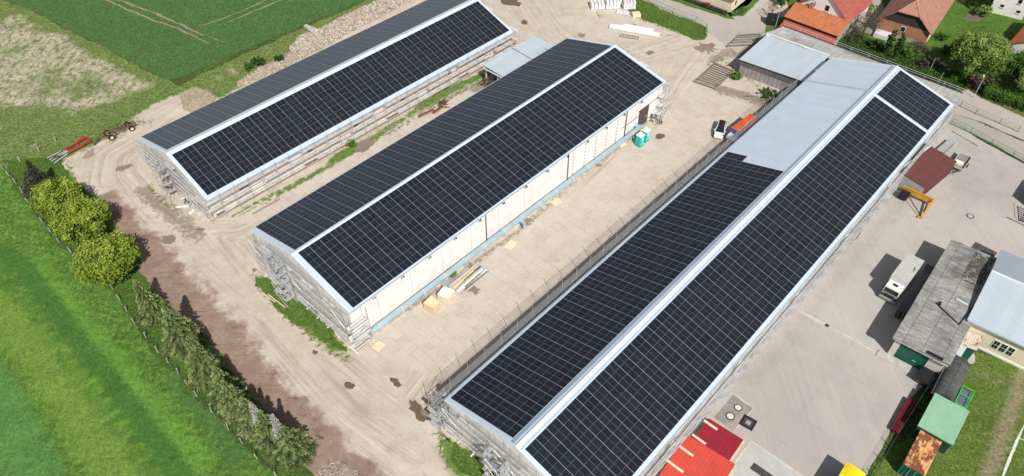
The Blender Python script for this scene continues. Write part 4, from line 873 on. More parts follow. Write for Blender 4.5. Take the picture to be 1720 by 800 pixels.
rubble('rubble','low rubble strip between shrubs and the far left barn','rubble',[(480,92),(500,84),(520,92),(490,108),(440,128),(400,150),(396,140),(440,112)],.35,600,(.33,.27,.2),(.55,.48,.4),.12,.4,5)
rubble('rubble','loose stones in the brown earth at the bottom of the picture','rubble',[(530,790),(560,770),(600,790),(640,830),(560,850)],.15,500,(.26,.19,.15),(.5,.44,.38),.08,.25,6)
for i,(p,q,lb) in enumerate([((512,42),(533,52),'pale concrete beam lying at the end of the rubble heap'),((517,46),(531,58),'second concrete beam lying in front, by the rubble heap'),((690,2),(704,-6),'concrete slab fragment near the far end of the first barn')]):
    a=G(*p,.5);b=G(*q,.35);m=MB();m.beam((0,0,.3),tuple((b-a).xy)+(.28,),.8,.45);o=m.build('concrete_beam',CONC);o.location=(a.x,a.y,0);tag(o,lb,'concrete beam')
# shrubs by the heap
for i,(px,py,r,h,mt,lb) in enumerate([(432,108,1.7,1.5,LF_DARK,'wide dark green shrub on the verge behind the far left barn'),(418,116,1.2,1.2,LF_HEDGE,'small green shrub at the left of the wide dark one'),(470,102,1.1,1.2,LF_DARK,'small round dark shrub nearest the rubble heap'),(591,246,1.,1.2,LF_BRIGHT,'fresh green shrub beside the scaffolding of the far left barn'),
    (1068,228,1.,1.2,LF_HEDGE,'green bush behind the turquoise toilets'),(757,462,.8,.7,LF_BRIGHT,'small green weed clump under the pale blue pipe'),(1236,132,1.3,1.2,LF_BRIGHT,'light green shrub at the corner of the grey board shed'),(1290,162,1.7,1.7,LF_HEDGE,'larger green shrub in front of the grey board shed')]):
    x,y=gxy(px,py);crown_tree(lb,x,y,h,r,r,h*.55,mt,900,.22,False,'shrub','shrub',22)
# ================================================================== SHED BETWEEN BARN 1 AND 2
def roofquad(name,mat,pts,th,root,lift=0):
    m=MB();hi=[Vector(p)+Vector((0,0,lift)) for p in pts];lo=[p-Vector((0,0,th)) for p in hi]
    n=(hi[1]-hi[0]).cross(hi[2]-hi[0])
    if n.z<0: hi=hi[::-1];lo=lo[::-1]
    m.hexa(lo,hi);return m.build(name,mat,root)
fr=Fr(*f2.l2w(0,0)[:2],f2.yaw)
S1=rect((811,110),(846,131),(934,80),(889,57),3.9);fr=S1[0]
xa=-6.2;A=fr.g(811,110,4.1);Dn=fr.g(889,57,4.1)
w=13.;root=fr.root('connecting_shed','low shed with pale blue ribbed roof joining the two left barns','shed')
x0=A.x;x1=A.x+10.5;y0=A.y;y1=Dn.y
roofquad('roof',ROOFX,[(x0,y0,4.25),(x1,y0,3.7),(x1,y1,3.7),(x0,y1,4.25)],.12,root)
m=MB();ym=y0+(y1-y0)*.55;m.hexa([(x0,ym,4.256),(x1,ym,3.706),(x1,ym+.16,3.706),(x0,ym+.16,4.256)],[(x0,ym,4.29),(x1,ym,3.74),(x1,ym+.16,3.74),(x0,ym+.16,4.29)]);m.build('roof_seam',DARKSTEEL,root)
for k in (0,1,2):
    yy=y1-2.2-k*1.1;m=MB();m.box(x0+4.6,x0+6.9-(.5*k),yy,yy+.4,4.0-.02*k,4.1);m.build('skylight',plain('skylight_strip',(.22,.32,.44),.3) if k==0 else GUT,root)
m=MB()
for yy in (y0+.3,(y0+y1)/2,y1-.5):
    m.box(x0+.3,x1-.3,yy,yy+.2,3.3,3.5)
m.build('beam',WOODG,root)
for xx in (x0+.4,x0+3.6,x0+7,x1-.5): m=MB();m.box(xx-.12,xx+.12,y0+.3,y0+.55,0,3.6);m.build('post',STEEL,root)
m=MB();m.box(x0+.3,x1-.3,y1-.4,y1-.2,0,3.6);m.build('wall',WALL1,root)
m=MB();m.box(x0+.1,x1,y0-.05,y0+.05,3.45,3.68);m.build('fascia',WHITE,root)
# rusty machinery heaps near the shed
def junk(label,px,py,s,n,cat='scrap heap',name='scrap_machinery',mats=None,seed=0,h=1.):
    x,y=gxy(px,py);root=thing(name,label,cat,(x,y,0),U(0,3));rr=random.Random(seed)
    for mt,nm,k in (mats or [(RUST,'rusty_bars',n),(DARKSTEEL,'dark_bars',n//2)]):
        m=MB()
        for i in range(k):
            p=Vector((rr.uniform(-s,s),rr.uniform(-s*.7,s*.7),rr.uniform(.05,h)));d=Vector((rr.gauss(0,1),rr.gauss(0,1),rr.gauss(0,.35))).normalized()*rr.uniform(.3,1.1)*s
            q=p+d;q.z=max(.05,q.z);m.beam(p,q,rr.uniform(.05,.14),rr.uniform(.05,.16))
        for i in range(3): c=Vector((rr.uniform(-s,s)*.6,rr.uniform(-s,s)*.5,rr.uniform(.2,h)));m.tube(c,c+Vector((.1,.05,.02)),rr.uniform(.2,.4),10)
        m.build(nm,mt,root)
    return root
junk('rusty farm machinery parked under the edge of the connecting shed',824,143,1.8,26,seed=3,h=1.6)
junk('dark harrow lying on the concrete between the two left barns',744,178,1.2,12,seed=4,h=.5)
junk('scattered metal scrap at the foot of the stair tower, far left barn',318,340,1.3,12,seed=6,h=.5,mats=[(STEEL,'steel_bars',12),(DARKSTEEL,'dark_bars',5)])
junk('equipment on the scaffold base at the far corner of the middle barn',1100,203,1.5,16,seed=7,h=.9,mats=[(DARKSTEEL,'dark_bars',12),(STEEL,'steel_bars',9)])
for i,(px,py,rz,lb) in enumerate([(716,192,.35,'rusty spiked roller in the yard between the left barns, longer one'),(736,186,.55,'rusty spiked roller in the yard between the left barns, shorter one')]):
    x,y=gxy(px,py);root=thing('harrow_roller',lb,'farm machine',(x,y,0),f1.yaw*-1+rz+1.1);L=3.6-i*.8
    m=MB();m.tube((-L/2,0,.3),(L/2,0,.3),.12,8);m.build('axle',RUST,root)
    m=MB()
    for k in range(16):
        t=-L/2+L*(k+.5)/16
        for a in range(6): an=a*pi/3+k*.4;m.tube((t,0,.3),(t,.3*cos(an),.3+.3*sin(an)),.035,4)
    m.build('spikes',RUST,root);m=MB();m.beam((-L/2,-.4,.35),(L/2,-.4,.35),.12,.12);m.build('frame',plain('faded_pink_paint',(.42,.2,.16),.8,0,.3),root)
# white foil and debris by the far left barn gable
for px,py,l,rz,lb in [(307,348,2.2,.1,'crumpled pale foil strip on the soil in front of the far left barn'),(322,357,1.1,1.2,'small scrap of white foil near the gable scaffold')]:
    x,y=gxy(px,py);m=MB();N=7
    for i in range(N):
        xa=-l/2+l*i/N;xb=xa+l/N;m.face([(xa,-.25,.06+.1*R_()),(xb,-.25,.06+.1*R_()),(xb,.2,.06+.12*R_()),(xa,.2,.06+.1*R_())])
    o=m.build('foil_sheet',WHITE);o.location=(x,y,0);o.rotation_euler=(0,0,rz);tag(o,lb,'foil')
# kerb strip
for (p,q,lb) in [((378,374),(432,344),'concrete kerb along the foot of the far left barn'),((425,360),(470,335),'timber edge board in the yard between the left barns')]:
    a=G(*p);b=G(*q);m=MB();m.beam((0,0,.06),tuple((b-a).xy)+(.06,),.25,.12);o=m.build('kerb',CONC if 'kerb' in lb else WOODG);o.location=(a.x,a.y,0);tag(o,lb,'kerb')
# ================================================================== MIDDLE YARD
# district heating pipe on supports
PIPEM=plain('pale_blue_pipe_cladding',(.42,.56,.62),.38,.4,.12,.8)
pz=1.35;a=f2.g(618,555,pz);b=f2.g(1076,212,pz);px_=(a.x+b.x)/2
root=f2.root('heating_pipe','thick pale blue clad pipe on stub supports along the cream barn wall','pipe')
px_=wr2+1.15
m=MB();m.tube((px_,a.y,pz),(px_,b.y,pz),.42,16);o=m.build('pipe',PIPEM,root,True)
m=MB();m.tube((wr2-.0,b.y-.42,pz),(px_,b.y-.42,pz),.415,14);m.build('pipe_elbow',PIPEM,root,True)
k=0
for yy in np.arange(a.y+1.5,b.y-1,4.2):
    yy=float(yy);m=MB();m.box(px_-.2,px_+.2,yy-.15,yy+.15,0,pz-.4);m.tube((px_,yy-.1,pz),(px_,yy+.1,pz),.46,16);m.box(px_+.3,px_+.62,yy-.08,yy+.08,pz-.75,pz-.3);m.build('pipe_support',STEEL,root)
bb=f2.g(875,372,.9);m=MB();m.tube((px_,bb.y,pz-.05),(px_+1.1,bb.y-.2,pz-.25),.3,12);m.tube((px_+1.1,bb.y-.2,pz-.25),(px_+1.15,bb.y-.2,.05),.28,12);m.build('branch_outlet',PIPEM,root,True)
# timber crates
def crate(label,px,py,w,l,h,rz,mat,topmat):
    x,y=gxy(px,py);root=thing('crate',label,'crate',(x,y,0),-f2.yaw+rz,'timber crates by the pale blue pipe')
    m=MB()
    for k in (-1,0,1): m.box(k*(w/2-.08)-.06,k*(w/2-.08)+.06,-l/2,l/2,.0,.1)
    m.build('pallet',WOODG,root)
    m=MB();nb=5;bh=(h-.13)/nb
    for k in range(nb):
        z0=.102+k*bh;z1=z0+bh-.03
        m.box(-w/2,w/2,-l/2,-l/2+.03,z0,z1);m.box(-w/2,w/2,l/2-.03,l/2,z0,z1);m.box(-w/2,-w/2+.03,-l/2+.032,l/2-.032,z0,z1);m.box(w/2-.03,w/2,-l/2+.032,l/2-.032,z0,z1)
    m.build('side_boards',mat,root)
    for sx in (-1,1):
        for sy in (-1,1): m=MB();m.box(sx*(w/2+.004)-.05,sx*(w/2+.004)+.05,sy*(l/2+.004)-.05,sy*(l/2+.004)+.05,.102,h-.02);m.build('corner_post',mat,root)
    m=MB();m.box(-w/2-.04,w/2+.04,-l/2-.04,l/2+.04,h-.018,h+.03);m.build('lid',topmat,root)
crate('honey coloured timber crate, the one closer to the barn corner',727,519,1.75,1.5,1.5,.12,WOOD,plain('honey_board',(.74,.60,.38),.7,0,.08))
crate('paler timber crate beside the plank pile',750,502,1.75,1.7,1.4,.25,plain('pale_timber',(.74,.63,.47),.8,0,.12,3),plain('cream_board',(.85,.78,.65),.7,0,.06))
# plank pile
a=G(764,491);b=G(814,449);yw=atan2((b-a).x,(b-a).y);fr=Fr((a.x+b.x)/2,(a.y+b.y)/2,yw);root=fr.root('plank_pile','pile of scaffold decks and mixed planks next to the pale crate','timber pile');L=(b-a).length
mats=[STEEL,STEEL,WOOD,plain('honey_board',0),DARKSTEEL,WOOD,STEEL,WHITE,WOODG]
for i in range(18):
    mt=mats[i%9];l=L*U(.45,.95) if mt not in (STEEL,) else L*U(.85,1.0);xx=-1.2+.27*(i%10)+U(-.06,.06);z=.08+.09*(i//5)+U(0,.05);yy=U(-(L-l)/2,(L-l)/2);tw=U(-.12,.12)
    m=MB();m.beam((xx-tw,yy-l/2,z),(xx+tw,yy+l/2,z+U(0,.06)),U(.16,.3),.06);m.build('plank',mt,root)
def sheetboard(label,px,py,w,l,rz,mat,z=.03):
    x,y=gxy(px,py);m=MB();m.box(-w/2,w/2,-l/2,l/2,0,.03);o=m.build('plywood_sheet',mat);o.location=(x,y,z);o.rotation_euler=(U(-.01,.01),U(-.01,.01),rz);return tag(o,label,'plywood sheet')
PLY=plain('plywood',(.72,.60,.42),.75,0,.08,2)
sheetboard('tan plywood sheet lying alone in the yard above the plank pile',858,412,1.25,1.9,-.55,PLY);sheetboard('tan plywood sheet lying by the near corner of the middle barn',636,582,1.3,1.5,-.6,PLY)
sheetboard('pale board lying below the pipe, beside a metal strip',935,340,1.4,1.7,-.9,PLY);sheetboard('pale board on the ground in front of the toilets',1044,243,1.3,1.5,-.9,PLY);sheetboard('brown broken board on the ground in front of the toilets',1038,245,.9,1.3,-.3,plain('brown_board',(.42,.27,.14),.85,0,.2),.065)
sheetboard('grey ribbed metal sheet behind the two crates',752,474,1.6,1.9,-.5,plain('ribbed_grey_sheet',(.4,.42,.43),.5,.3,.1,1,stripe=(0,.18,.6)))
for p,q,lb,mt in [((940,345),(959,346),'pale metal strip on the ground beside the pale board',STEEL),((462,508),(440,492),'yellow timber plank on the grass at the middle barn gable, upper',WOOD),((479,517),(450,495),'yellow timber plank on the grass at the middle barn gable, lower',WOOD),((1405,395),(1450,378),'long pale pole on the concrete beside the longest barn',WOOD),((1004,24),(1013,29),'orange timber beam near the white stacks, left',plain('orange_beam',(.6,.3,.08),.8)),((1002,20),(1009,33),'orange timber beam near the white stacks, right',plain('orange_beam',0))]:
    a=G(*p);b=G(*q);m=MB();m.beam((0,0,.08),tuple((b-a).xy)+(.08,),.16,.08);o=m.build('plank',mt);o.location=(a.x,a.y,0.0);tag(o,lb,'plank')
# toilets
TQ=plain('turquoise_plastic',(.02,.50,.43),.4,0,.06);TQ2=plain('turquoise_door',(.05,.62,.55),.4,0,.06)
def toilet(label,px,py):
    x,y=gxy(px,py);root=thing('portable_toilet',label,'portable toilet',(x,y,0),-f2.yaw-.05,'turquoise portable toilets')
    m=MB();m.box(-.58,.58,-.58,.58,0,.12);m.build('base',BLACK,root)
    m=MB();m.box(-.55,.55,-.55,.55,.121,2.15);
    for s in (-1,1):
        for k in (-.35,0,.35): m.box(k-.04,k+.04,s*.55,s*.585,.3,2.0)
    m.build('cabin',TQ,root)
    m=MB();m.box(.552,.60,-.40,.40,.16,2.0);d=m.build('door',TQ2,root);m=MB();m.box(.602,.63,-.34,-.28,.95,1.2);m.build('handle',BLACK,d);m=MB();m.box(.602,.612,-.2,.2,1.35,1.7);m.build('notice',WHITE,d)
    m=MB();m.hexa([(-.62,-.62,2.152),(.62,-.62,2.152),(.62,.62,2.152),(-.62,.62,2.152)],[(-.48,-.5,2.38),(.48,-.5,2.38),(.48,.5,2.38),(-.48,.5,2.38)]);m.build('roof',WHITE,root)
    m=MB();m.tube((-.4,.4,2.3),(-.4,.4,2.6),.06,8);m.build('vent_pipe',WHITE,root)
toilet('turquoise portable toilet, left one of the pair',1073.5,243.5);toilet('turquoise portable toilet, right one of the pair, farther from the wall corner',1083,235.5)
# white car with black roof
a=G(1205.5,233,.4);b=G(1214.5,203,.8);yw=atan2((b-a).x,(b-a).y);cx,cy=(a.x+b.x)/2,(a.y+b.y)/2
fr=Fr(cx,cy,yw+pi);root=fr.root('parked_car','white car with black glass roof parked beside the longest barn','car')
CW=plain('white_car_paint',(.82,.82,.82),.25,0,.02,spec=.6)
def carbody(root,L=4.9,Wd=1.9):
    # cross sections along y (front +y)
    S=[(-2.45,.35,.80,.80),(-2.35,.25,1.0,.86),(-1.6,.22,1.03,.93),(-.6,.22,1.0,.95),(.6,.22,.98,.95),(1.4,.22,.93,.93),(2.1,.24,.80,.85),(2.4,.3,.66,.72),(2.46,.38,.55,.6)]
    m=MB();rings=[]
    for y,z0,z1,w in S:
        rings.append([(-w*.92,y,z0),(w*.92,y,z0),(w,y,(z0+z1)/2),(w*.93,y,z1-.05),(w*.8,y,z1),(-w*.8,y,z1),(-w*.93,y,z1-.05),(-w,y,(z0+z1)/2)])
    for A,B in zip(rings[:-1],rings[1:]):
        for k in range(8): j=(k+1)%8;m.face([A[k],A[j],B[j],B[k]][::-1])
    m.face(rings[0]);m.face(rings[-1][::-1]);m.build('body',CW,root,True)
    m=MB();lo=[(-.80,-2.25,1.0),(.80,-2.25,1.0),(.82,1.35,.96),(-.82,1.35,.96)];hi=[(-.6,-1.75,1.48),(.6,-1.75,1.48),(.62,.25,1.5),(-.62,.25,1.5)];m.hexa(lo,hi);m.build('glasshouse',GLASS,root)
    m=MB();m.hexa([(-.6,-1.72,1.484),(.6,-1.72,1.484),(.62,.2,1.504),(-.62,.2,1.504)],[(-.56,-1.65,1.53),(.56,-1.65,1.53),(.57,.1,1.545),(-.57,.1,1.545)]);m.build('roof',BLACK,root)
    for s in (-1,1):
        m=MB();m.beam((s*.81,-2.2,1.02),(s*.6,-1.72,1.5),.1,.09);m.beam((s*.83,1.35,.98),(s*.62,.25,1.52),.08,.08);m.beam((s*.62,.25,1.52),(s*.6,-1.72,1.5),.07,.07);m.beam((s*.80,-.6,1.0),(s*.61,-.6,1.5),.09,.05);m.build('pillar',CW,root)
        m=MB();m.beam((s*.9,1.0,1.0),(s*1.08,.95,1.05),.18,.12);m.build('wing_mirror',CW,root)
        m=MB();m.hexa([(s*.5,2.2,.62),(s*.86,1.95,.62),(s*.82,1.7,.83),(s*.55,2.0,.83)] if s>0 else [(s*.86,1.95,.62),(s*.5,2.2,.62),(s*.55,2.0,.83),(s*.82,1.7,.83)],[(s*.5,2.3,.7),(s*.9,2.0,.7),(s*.84,1.72,.89),(s*.55,2.05,.86)] if s>0 else [(s*.9,2.0,.7),(s*.5,2.3,.7),(s*.55,2.05,.86),(s*.84,1.72,.89)]);m.build('headlight',GLASS,root)
        m=MB();m.box(s*.55-.2,s*.55+.2,-2.49,-2.40,.68,.82);m.build('tail_light',REDP,root)
        for y in (-1.45,1.5): wheel(RUBBER,STEEL,root,s*.86,y,.34,.22)
carbody(root)
# orange covered trailer, half under the scaffold
fr,w_,l_=rect((1235.5,218),(1247.5,225),(1272,199),(1260,191.5),2.3)
root=fr.root('box_trailer','orange covered trailer with blue and white front standing under the scaffolding','trailer')
OR=plain('orange_tarpaulin',(.72,.13,.03),.5,0,.08);m=MB();W=1.25;l=l_/2
m.hexa([(-W,-l,1.),(W,-l,1.),(W,l,1.),(-W,l,1.)],[(-W,-l,2.3),(W,-l,2.3),(W,l,2.3),(-W,l,2.3)]);m.build('side_panel',plain('dark_red_panel',(.30,.02,.03),.5,0,.1),root)
m=MB();m.hexa([(-W-.03,-l-.03,2.302),(W+.03,-l-.03,2.302),(W+.03,l+.03,2.302),(-W-.03,l+.03,2.302)],[(-W+.05,-l,2.42),(W-.05,-l,2.42),(W-.05,l,2.42),(-W+.05,l,2.42)]);m.build('cover',OR,root)
m=MB();m.box(-W,W,-l-.06,-l-.004,1.,2.2);m.build('front_panel',plain('blue_panel',(.05,.12,.4),.5),root)
m=MB();m.box(-W+.1,W-.1,-l-1.1,-l-.1,.75,1.5);m.build('tool_box',WHITE,root)
m=MB();m.box(-W+.1,W-.1,-l,l,.7,.99);m.build('chassis',DARKSTEEL,root)
for s in (-1,1):
    for y in (-.4,.7,): wheel(RUBBER,STEEL,root,s*1.1,y*1.2+.5,.42,.25)
# ================================================================== upper yard: white stacks, beams
FOIL=NT('white_wrapping_foil',.45,.4);FOIL.col(FOIL.mix(FOIL.ss(FOIL.noise(FOIL.obj(),2.5,5,.7),.48,.66),(.82,.82,.80),(.45,.45,.46)));FOIL.bump(FOIL.noise(FOIL.obj(),5,4,.7),.8,.15);FOIL=FOIL.m
for i,(px,py,w,l,h,rz,lb) in enumerate([(1003,12,3.2,2.6,1.2,.1,'white wrapped bale stack at the left end of the group'),(1019,3,3.4,2.4,1.5,.2,'white wrapped bale stack behind the left one'),(1027,11,3.2,2.8,1.7,.15,'tall white wrapped bale stack in the middle of the group'),(1041,6,2.4,2.2,1.6,.2,'white wrapped bale stack right of the middle one'),(1056,13,2.8,2.,1.8,.1,'white wrapped bale stack at the right end, on the grass edge'),(1046,23,2.8,1.2,.5,-.3,'low flat white bundle in front of the stacks')]):
    x,y=gxy(px,py);root=thing('wrapped_stack',lb,'wrapped stack',(x,y,0),rz,'white wrapped stacks at the yard edge')
    m=MB();n=4 if w>2.6 else 3
    for k in range(n):
        xa=-w/2+w*k/n;xb=xa+w/n-.05;dz=U(-.12,.12);m.hexa([(xa,-l/2,.12),(xb,-l/2,.12),(xb,l/2,.12),(xa,l/2,.12)],[(xa+.08,-l/2+.1,h+dz+U(-.06,.06)),(xb-.08,-l/2+.1,h+dz),(xb-.08,l/2-.1,h+dz+U(-.06,.06)),(xa+.08,l/2-.1,h+dz)])
    m.build('bale',FOIL,root);m=MB()
    for k in (-1,0,1): m.box(k*w*.4-.1,k*w*.4+.1,-l/2,l/2,0,.118)
    m.build('pallet',WOODG,root)
x,y=gxy(1068,27);root=thing('cardboard_box','cream coloured box with an open side at the edge of the grass verge','box',(x,y,0),.15);m=MB();m.box(-.9,.9,-.7,.7,0,.7);m.build('box',plain('cream_card',(.72,.62,.42),.8),root);m=MB();m.hexa([(-.9,-.7,.702),(.9,-.7,.702),(.9,.7,.702),(-.9,.7,.702)],[(-.85,-.65,.74),(.85,-.65,.74),(.85,.65,.74),(-.85,.65,.74)]);m.build('lid',plain('cream_card',0),root)
a=G(1024,46);b=G(1108,61);yw=atan2((b-a).x,(b-a).y);fr=Fr(a.x,a.y,yw);root=fr.root('panel_stack','long white stack of roof panels lying in the upper yard','panel stack');L=(b-a).length
for i,(x0,x1,y0,y1,z0,z1) in enumerate([(-.6,.6,0,L*.62,.12,.55),(-.5,.7,L*.25,L,.12,.5),(-1.5,-.62,L*.25,L*.85,.12,.62),(-.5,.5,L*.1,L*.5,.56,.7),(-.4,.55,L*.45,L*.9,.51,.62)]):
    m=MB();m.box(x0,x1,y0,y1,z0,z1);m.build('panel_bundle',WHITE,root)
m=MB()
for k in range(8): m.box(-1.4,.7,L*(k+.4)/8-.06,L*(k+.4)/8+.06,0,.118)
m.build('bearer',WOODG,root)
a=G(1042,60);b=G(1072,65);yw=atan2((b-a).x,(b-a).y);fr=Fr(a.x,a.y,yw);root=fr.root('pallet_skid','empty brown timber skid on the ground below the white panels','skid');L=(b-a).length;m=MB()
for s in (-.5,.5): m.beam((s,0,.12),(s,L,.12),.12,.12)
m.build('side_rail',WOODG,root)
for k in range(7): m=MB();m.beam((-.44,L*k/6,.12),(.44,L*k/6,.12),.14,.12);m.build('slat',WOODG,root)
# slatted grid (old feed fence) lying by the grey shed
def grid(label,c4,n,h=.35):
    P=[G(*p) for p in c4];o=P[0];root=thing('slatted_rack',label,'rack',(o.x,o.y,0));Q=[p-o for p in P];m=MB()
    for a,b in ((0,1),(3,2)): m.beam(Q[a]+Vector((0,0,h)),Q[b]+Vector((0,0,h)),.16,.16)
    for a,b in ((0,3),(1,2)): m.beam(Q[a]+Vector((0,0,h-.17)),Q[b]+Vector((0,0,h-.17)),.16,.16)
    m.build('frame',WOODG,root)
    for k in range(1,n):
        t=k/n;a=Q[0].lerp(Q[3],t)+Vector((0,0,h+.1));b=Q[1].lerp(Q[2],t)+Vector((0,0,h+.1));m=MB();m.beam(a,b,.13,.1);m.build('slat',plain('dark_slat_timber',(.15,.12,.095),.9,0,.3,3),root)
    for q in Q: m=MB();m.beam(q,q+Vector((0,0,h+.5)),.12,.12);m.build('post',WOODG,root)
grid('larger weathered slatted rack standing in the yard near the grey shed',((1166,139),(1201,151),(1232,122),(1200,108)),11)
grid('smaller rusty rack in the shadow of the grey shed',((1221,80),(1262,78),(1279,60),(1240,62)),4,.5)
# verge fences
linefence('mesh_fence','low green mesh fence along the grass verge and road','fence',[(1064,-8),(1090,4),(1130,22),(1168,37),(1186,48),(1187,62)],GREENP,1.2,([1.15],.03,GREENP,'rail'),.06,5.,mesh=(GREENP,.5,.012,.35))
# ================================================================== RIGHT YARD
def quadbox(m,W,L,z0,z1): return m.box(-W/2,W/2,-L/2,L/2,z0,z1)
# truck
fr,w_,l_=rect((1497.6,462.4),(1525,477.5),(1552.5,438),(1525.5,425.5),3.1)
root=fr.root('box_truck','box truck with cream grey ribbed roof and white cab beside the dark container','truck');W=w_;L=l_
BOXW=plain('truck_box_white',(.62,.61,.57),.5,0,.06)
m=MB();quadbox(m,W,L,1.05,3.04);m.build('cargo_box',BOXW,root)
m=MB();m.box(-W/2-.03,W/2+.03,-L/2-.03,L/2+.03,3.042,3.12);m.build('cargo_roof',plain('truck_roof_grey',(.50,.50,.455),.6,0,.1,1,stripe=(1,.35,.45)),root)
y0=-L/2-.12
m=MB();m.hexa([(-1.15,y0-1.75,.7),(1.15,y0-1.75,.7),(1.15,y0,.7),(-1.15,y0,.7)],[(-1.12,y0-1.65,1.55),(1.12,y0-1.65,1.55),(1.12,y0,1.55),(-1.12,y0,1.55)]);m.build('cab_front',plain('cab_grey',(.22,.22,.22),.6,0,.15),root);m=MB()
m.hexa([(-1.12,y0-1.64,1.552),(1.12,y0-1.64,1.552),(1.12,y0,1.552),(-1.12,y0,1.552)],[(-1.05,y0-1.5,2.5),(1.05,y0-1.5,2.5),(1.05,y0,2.5),(-1.05,y0,2.5)]);m.build('cab',WHITE,root)
m=MB();m.hexa([(-1.0,y0-1.685,1.62),(1.0,y0-1.685,1.62),(1.0,y0-1.60,1.62),(-1.0,y0-1.60,1.62)],[(-.95,y0-1.58,2.25),(.95,y0-1.58,2.25),(.95,y0-1.45,2.25),(-.95,y0-1.45,2.25)]);m.build('windscreen',GLASS,root)
m=MB();m.box(-.35,.35,y0-.9,y0-.45,2.502,2.56);m.build('roof_hatch',BLACK,root)
m=MB();m.box(-1.15,1.15,y0-1.95,y0-1.77,.35,.75);m.build('bumper',plain('grey_bumper',(.3,.3,.3),.6),root)
m=MB();m.box(-.7,.7,y0-1.80,y0-1.755,.8,1.3);m.build('grille',BLACK,root)
for s in (-1,1):
    m=MB();m.box(s*.92-.16,s*.92+.16,y0-1.80,y0-1.755,.85,1.1);m.build('headlight',GLASS,root)
    m=MB();m.beam((s*1.15,y0-1.4,1.9),(s*1.35,y0-1.5,1.9),.12,.4);m.build('wing_mirror',BLACK,root)
    wheel(RUBBER,STEEL,root,s*.98,y0-.95,.45,.28)
    wheel(RUBBER,STEEL,root,s*.98,L/2-1.6,.45,.3)
m=MB();m.box(-.45,.45,y0-1.,L/2-.1,.55,1.03);m.build('chassis',DARKSTEEL,root)
m=MB();m.tube((W/2-.35,-.2,3.14),(W/2-.5,.9,3.14),.04);m.tube((W/2-.6,.3,3.14),(W/2-.2,.5,3.14),.04);m.build('cable',BLACK,root)
# dark container
fr,w_,l_=rect((1510,520.8),(1522,527.5),(1569,449.3),(1556.7,444),1.6)
root=fr.root('container','low flat black roofed container between the truck and the long grey roofed building','container')
DKR=plain('dark_container_paint',(.03,.033,.04),.45,.2,.2)
W=w_*1.05;L=l_;m=MB();quadbox(m,W,L,.12,1.56)
m.build('box',DKR,root)
m=MB()
for k in range(int(L/.5)): 
    for s in (-1,1): m.box(s*W/2,s*(W/2+.04),-L/2+.25+k*.5,-L/2+.5+k*.5,.2,1.5)
m.build('ribbed_side',DKR,root)
m=MB();m.box(-W/2-.05,W/2+.05,-L/2-.05,L/2+.05,1.562,1.64);m.build('roof',plain('dark_roof_felt',(.085,.09,.105),.6,.0,.2),root)
m=MB()
for s in (-1,1): m.box(s*.3-.02,s*.3+.02,-L/2-.09,-L/2-.055,.2,1.5)
m.build('door_bar',STEEL,root)
# grey asbestos roofed garage
z0=3.75
fr,w_,l_=rect((1497,565),(1592,611),(1690,441),(1601,403),z0)
root=fr.root('garage_building','long flat garage with weathered grey fibre cement roof and dark green door','garage');W=w_;L=l_
ASB=asbmat('weathered_fibre_cement',(.47,.46,.43),(.30,.295,.28),(.10,.098,.092),0,2.4,.8)
m=MB();t=.14;m.hexa([(-W/2,-L/2,z0-.25),(W/2,-L/2,z0-.0),(W/2,L/2,z0),(-W/2,L/2,z0-.25)],[(-W/2,-L/2,z0-.1),(W/2,-L/2,z0+.15),(W/2,L/2,z0+.15),(-W/2,L/2,z0-.1)]);m.build('roof',ASB,root)
GW=wallmat('grey_cement_wall',(.62,.60,.56),(.50,.48,.44));e=.45
FW=-L/2+.3;DX0=-W/2+.17*W;DX1=-W/2+.68*W
m=MB();m.box(-W/2+e,-W/2+e+.25,FW,L/2-.4,0,z0-.28);m.box(W/2-e-.25,W/2-e,FW,L/2-.4,0,z0-.05);m.box(-W/2+e+.252,W/2-e-.252,L/2-.7,L/2-.45,0,z0-.28)
m.box(-W/2+e+.252,DX0,FW,FW+.25,0,z0-.25);m.box(DX1,W/2-e-.252,FW,FW+.25,0,z0-.15);m.box(DX0+.002,DX1-.002,FW,FW+.25,3.2,z0-.25);m.build('wall',GW,root)
m=MB();m.box(DX0+.004,DX1-.004,FW+.12,FW+.2,.02,3.196);d=m.build('garage_door',plain('dark_green_door',(.006,.10,.065),.45,0,.15,1,stripe=(2,.5,.4)),root)
m=MB();m.box(-.2,.2,FW+.06,FW+.118,1.0,1.08);m.build('handle',STEEL,d)
m=MB();m.box(-W/2+.1,W/2-.1,-L/2-.1,-L/2+.05,z0-.36,z0-.262);m.tube((W/2-2,-L/2-.12,z0-.25),(W/2-.2,-L/2-.12,z0-.2),.12);m.build('fascia',plain('grey_fascia',(.36,.35,.33),.9,0,.25,2),root)
m=MB();m.box(W/2-3.,W/2-1.,-L/2-.05,-L/2+.45,z0+.12,z0+.2);m.build('roof_felt_patch',BLACK,root)
for k,(ux,uy) in enumerate([(1552+22,515),(1580,507)]):
    p=fr.g(ux,uy,z0+.1)
p=fr.g(1577,514,z0+.1);q=fr.g(1611,546,z0+.15);m=MB();m.tube((p.x,p.y,z0+.15),(q.x,q.y,z0+.2),.07);m.tube((p.x-.5,p.y+.3,z0+.16),(p.x+.3,p.y-.1,z0+.16),.08);m.tube((p.x,p.y+.8,z0+.2),(p.x,p.y+.2,z0+.2),.12);r=fr.g(1634,515,z0+.15);m.tube((q.x,q.y,z0+.2),(r.x,r.y,z0+.25),.06);m.build('roof_cable',BLACK,root)
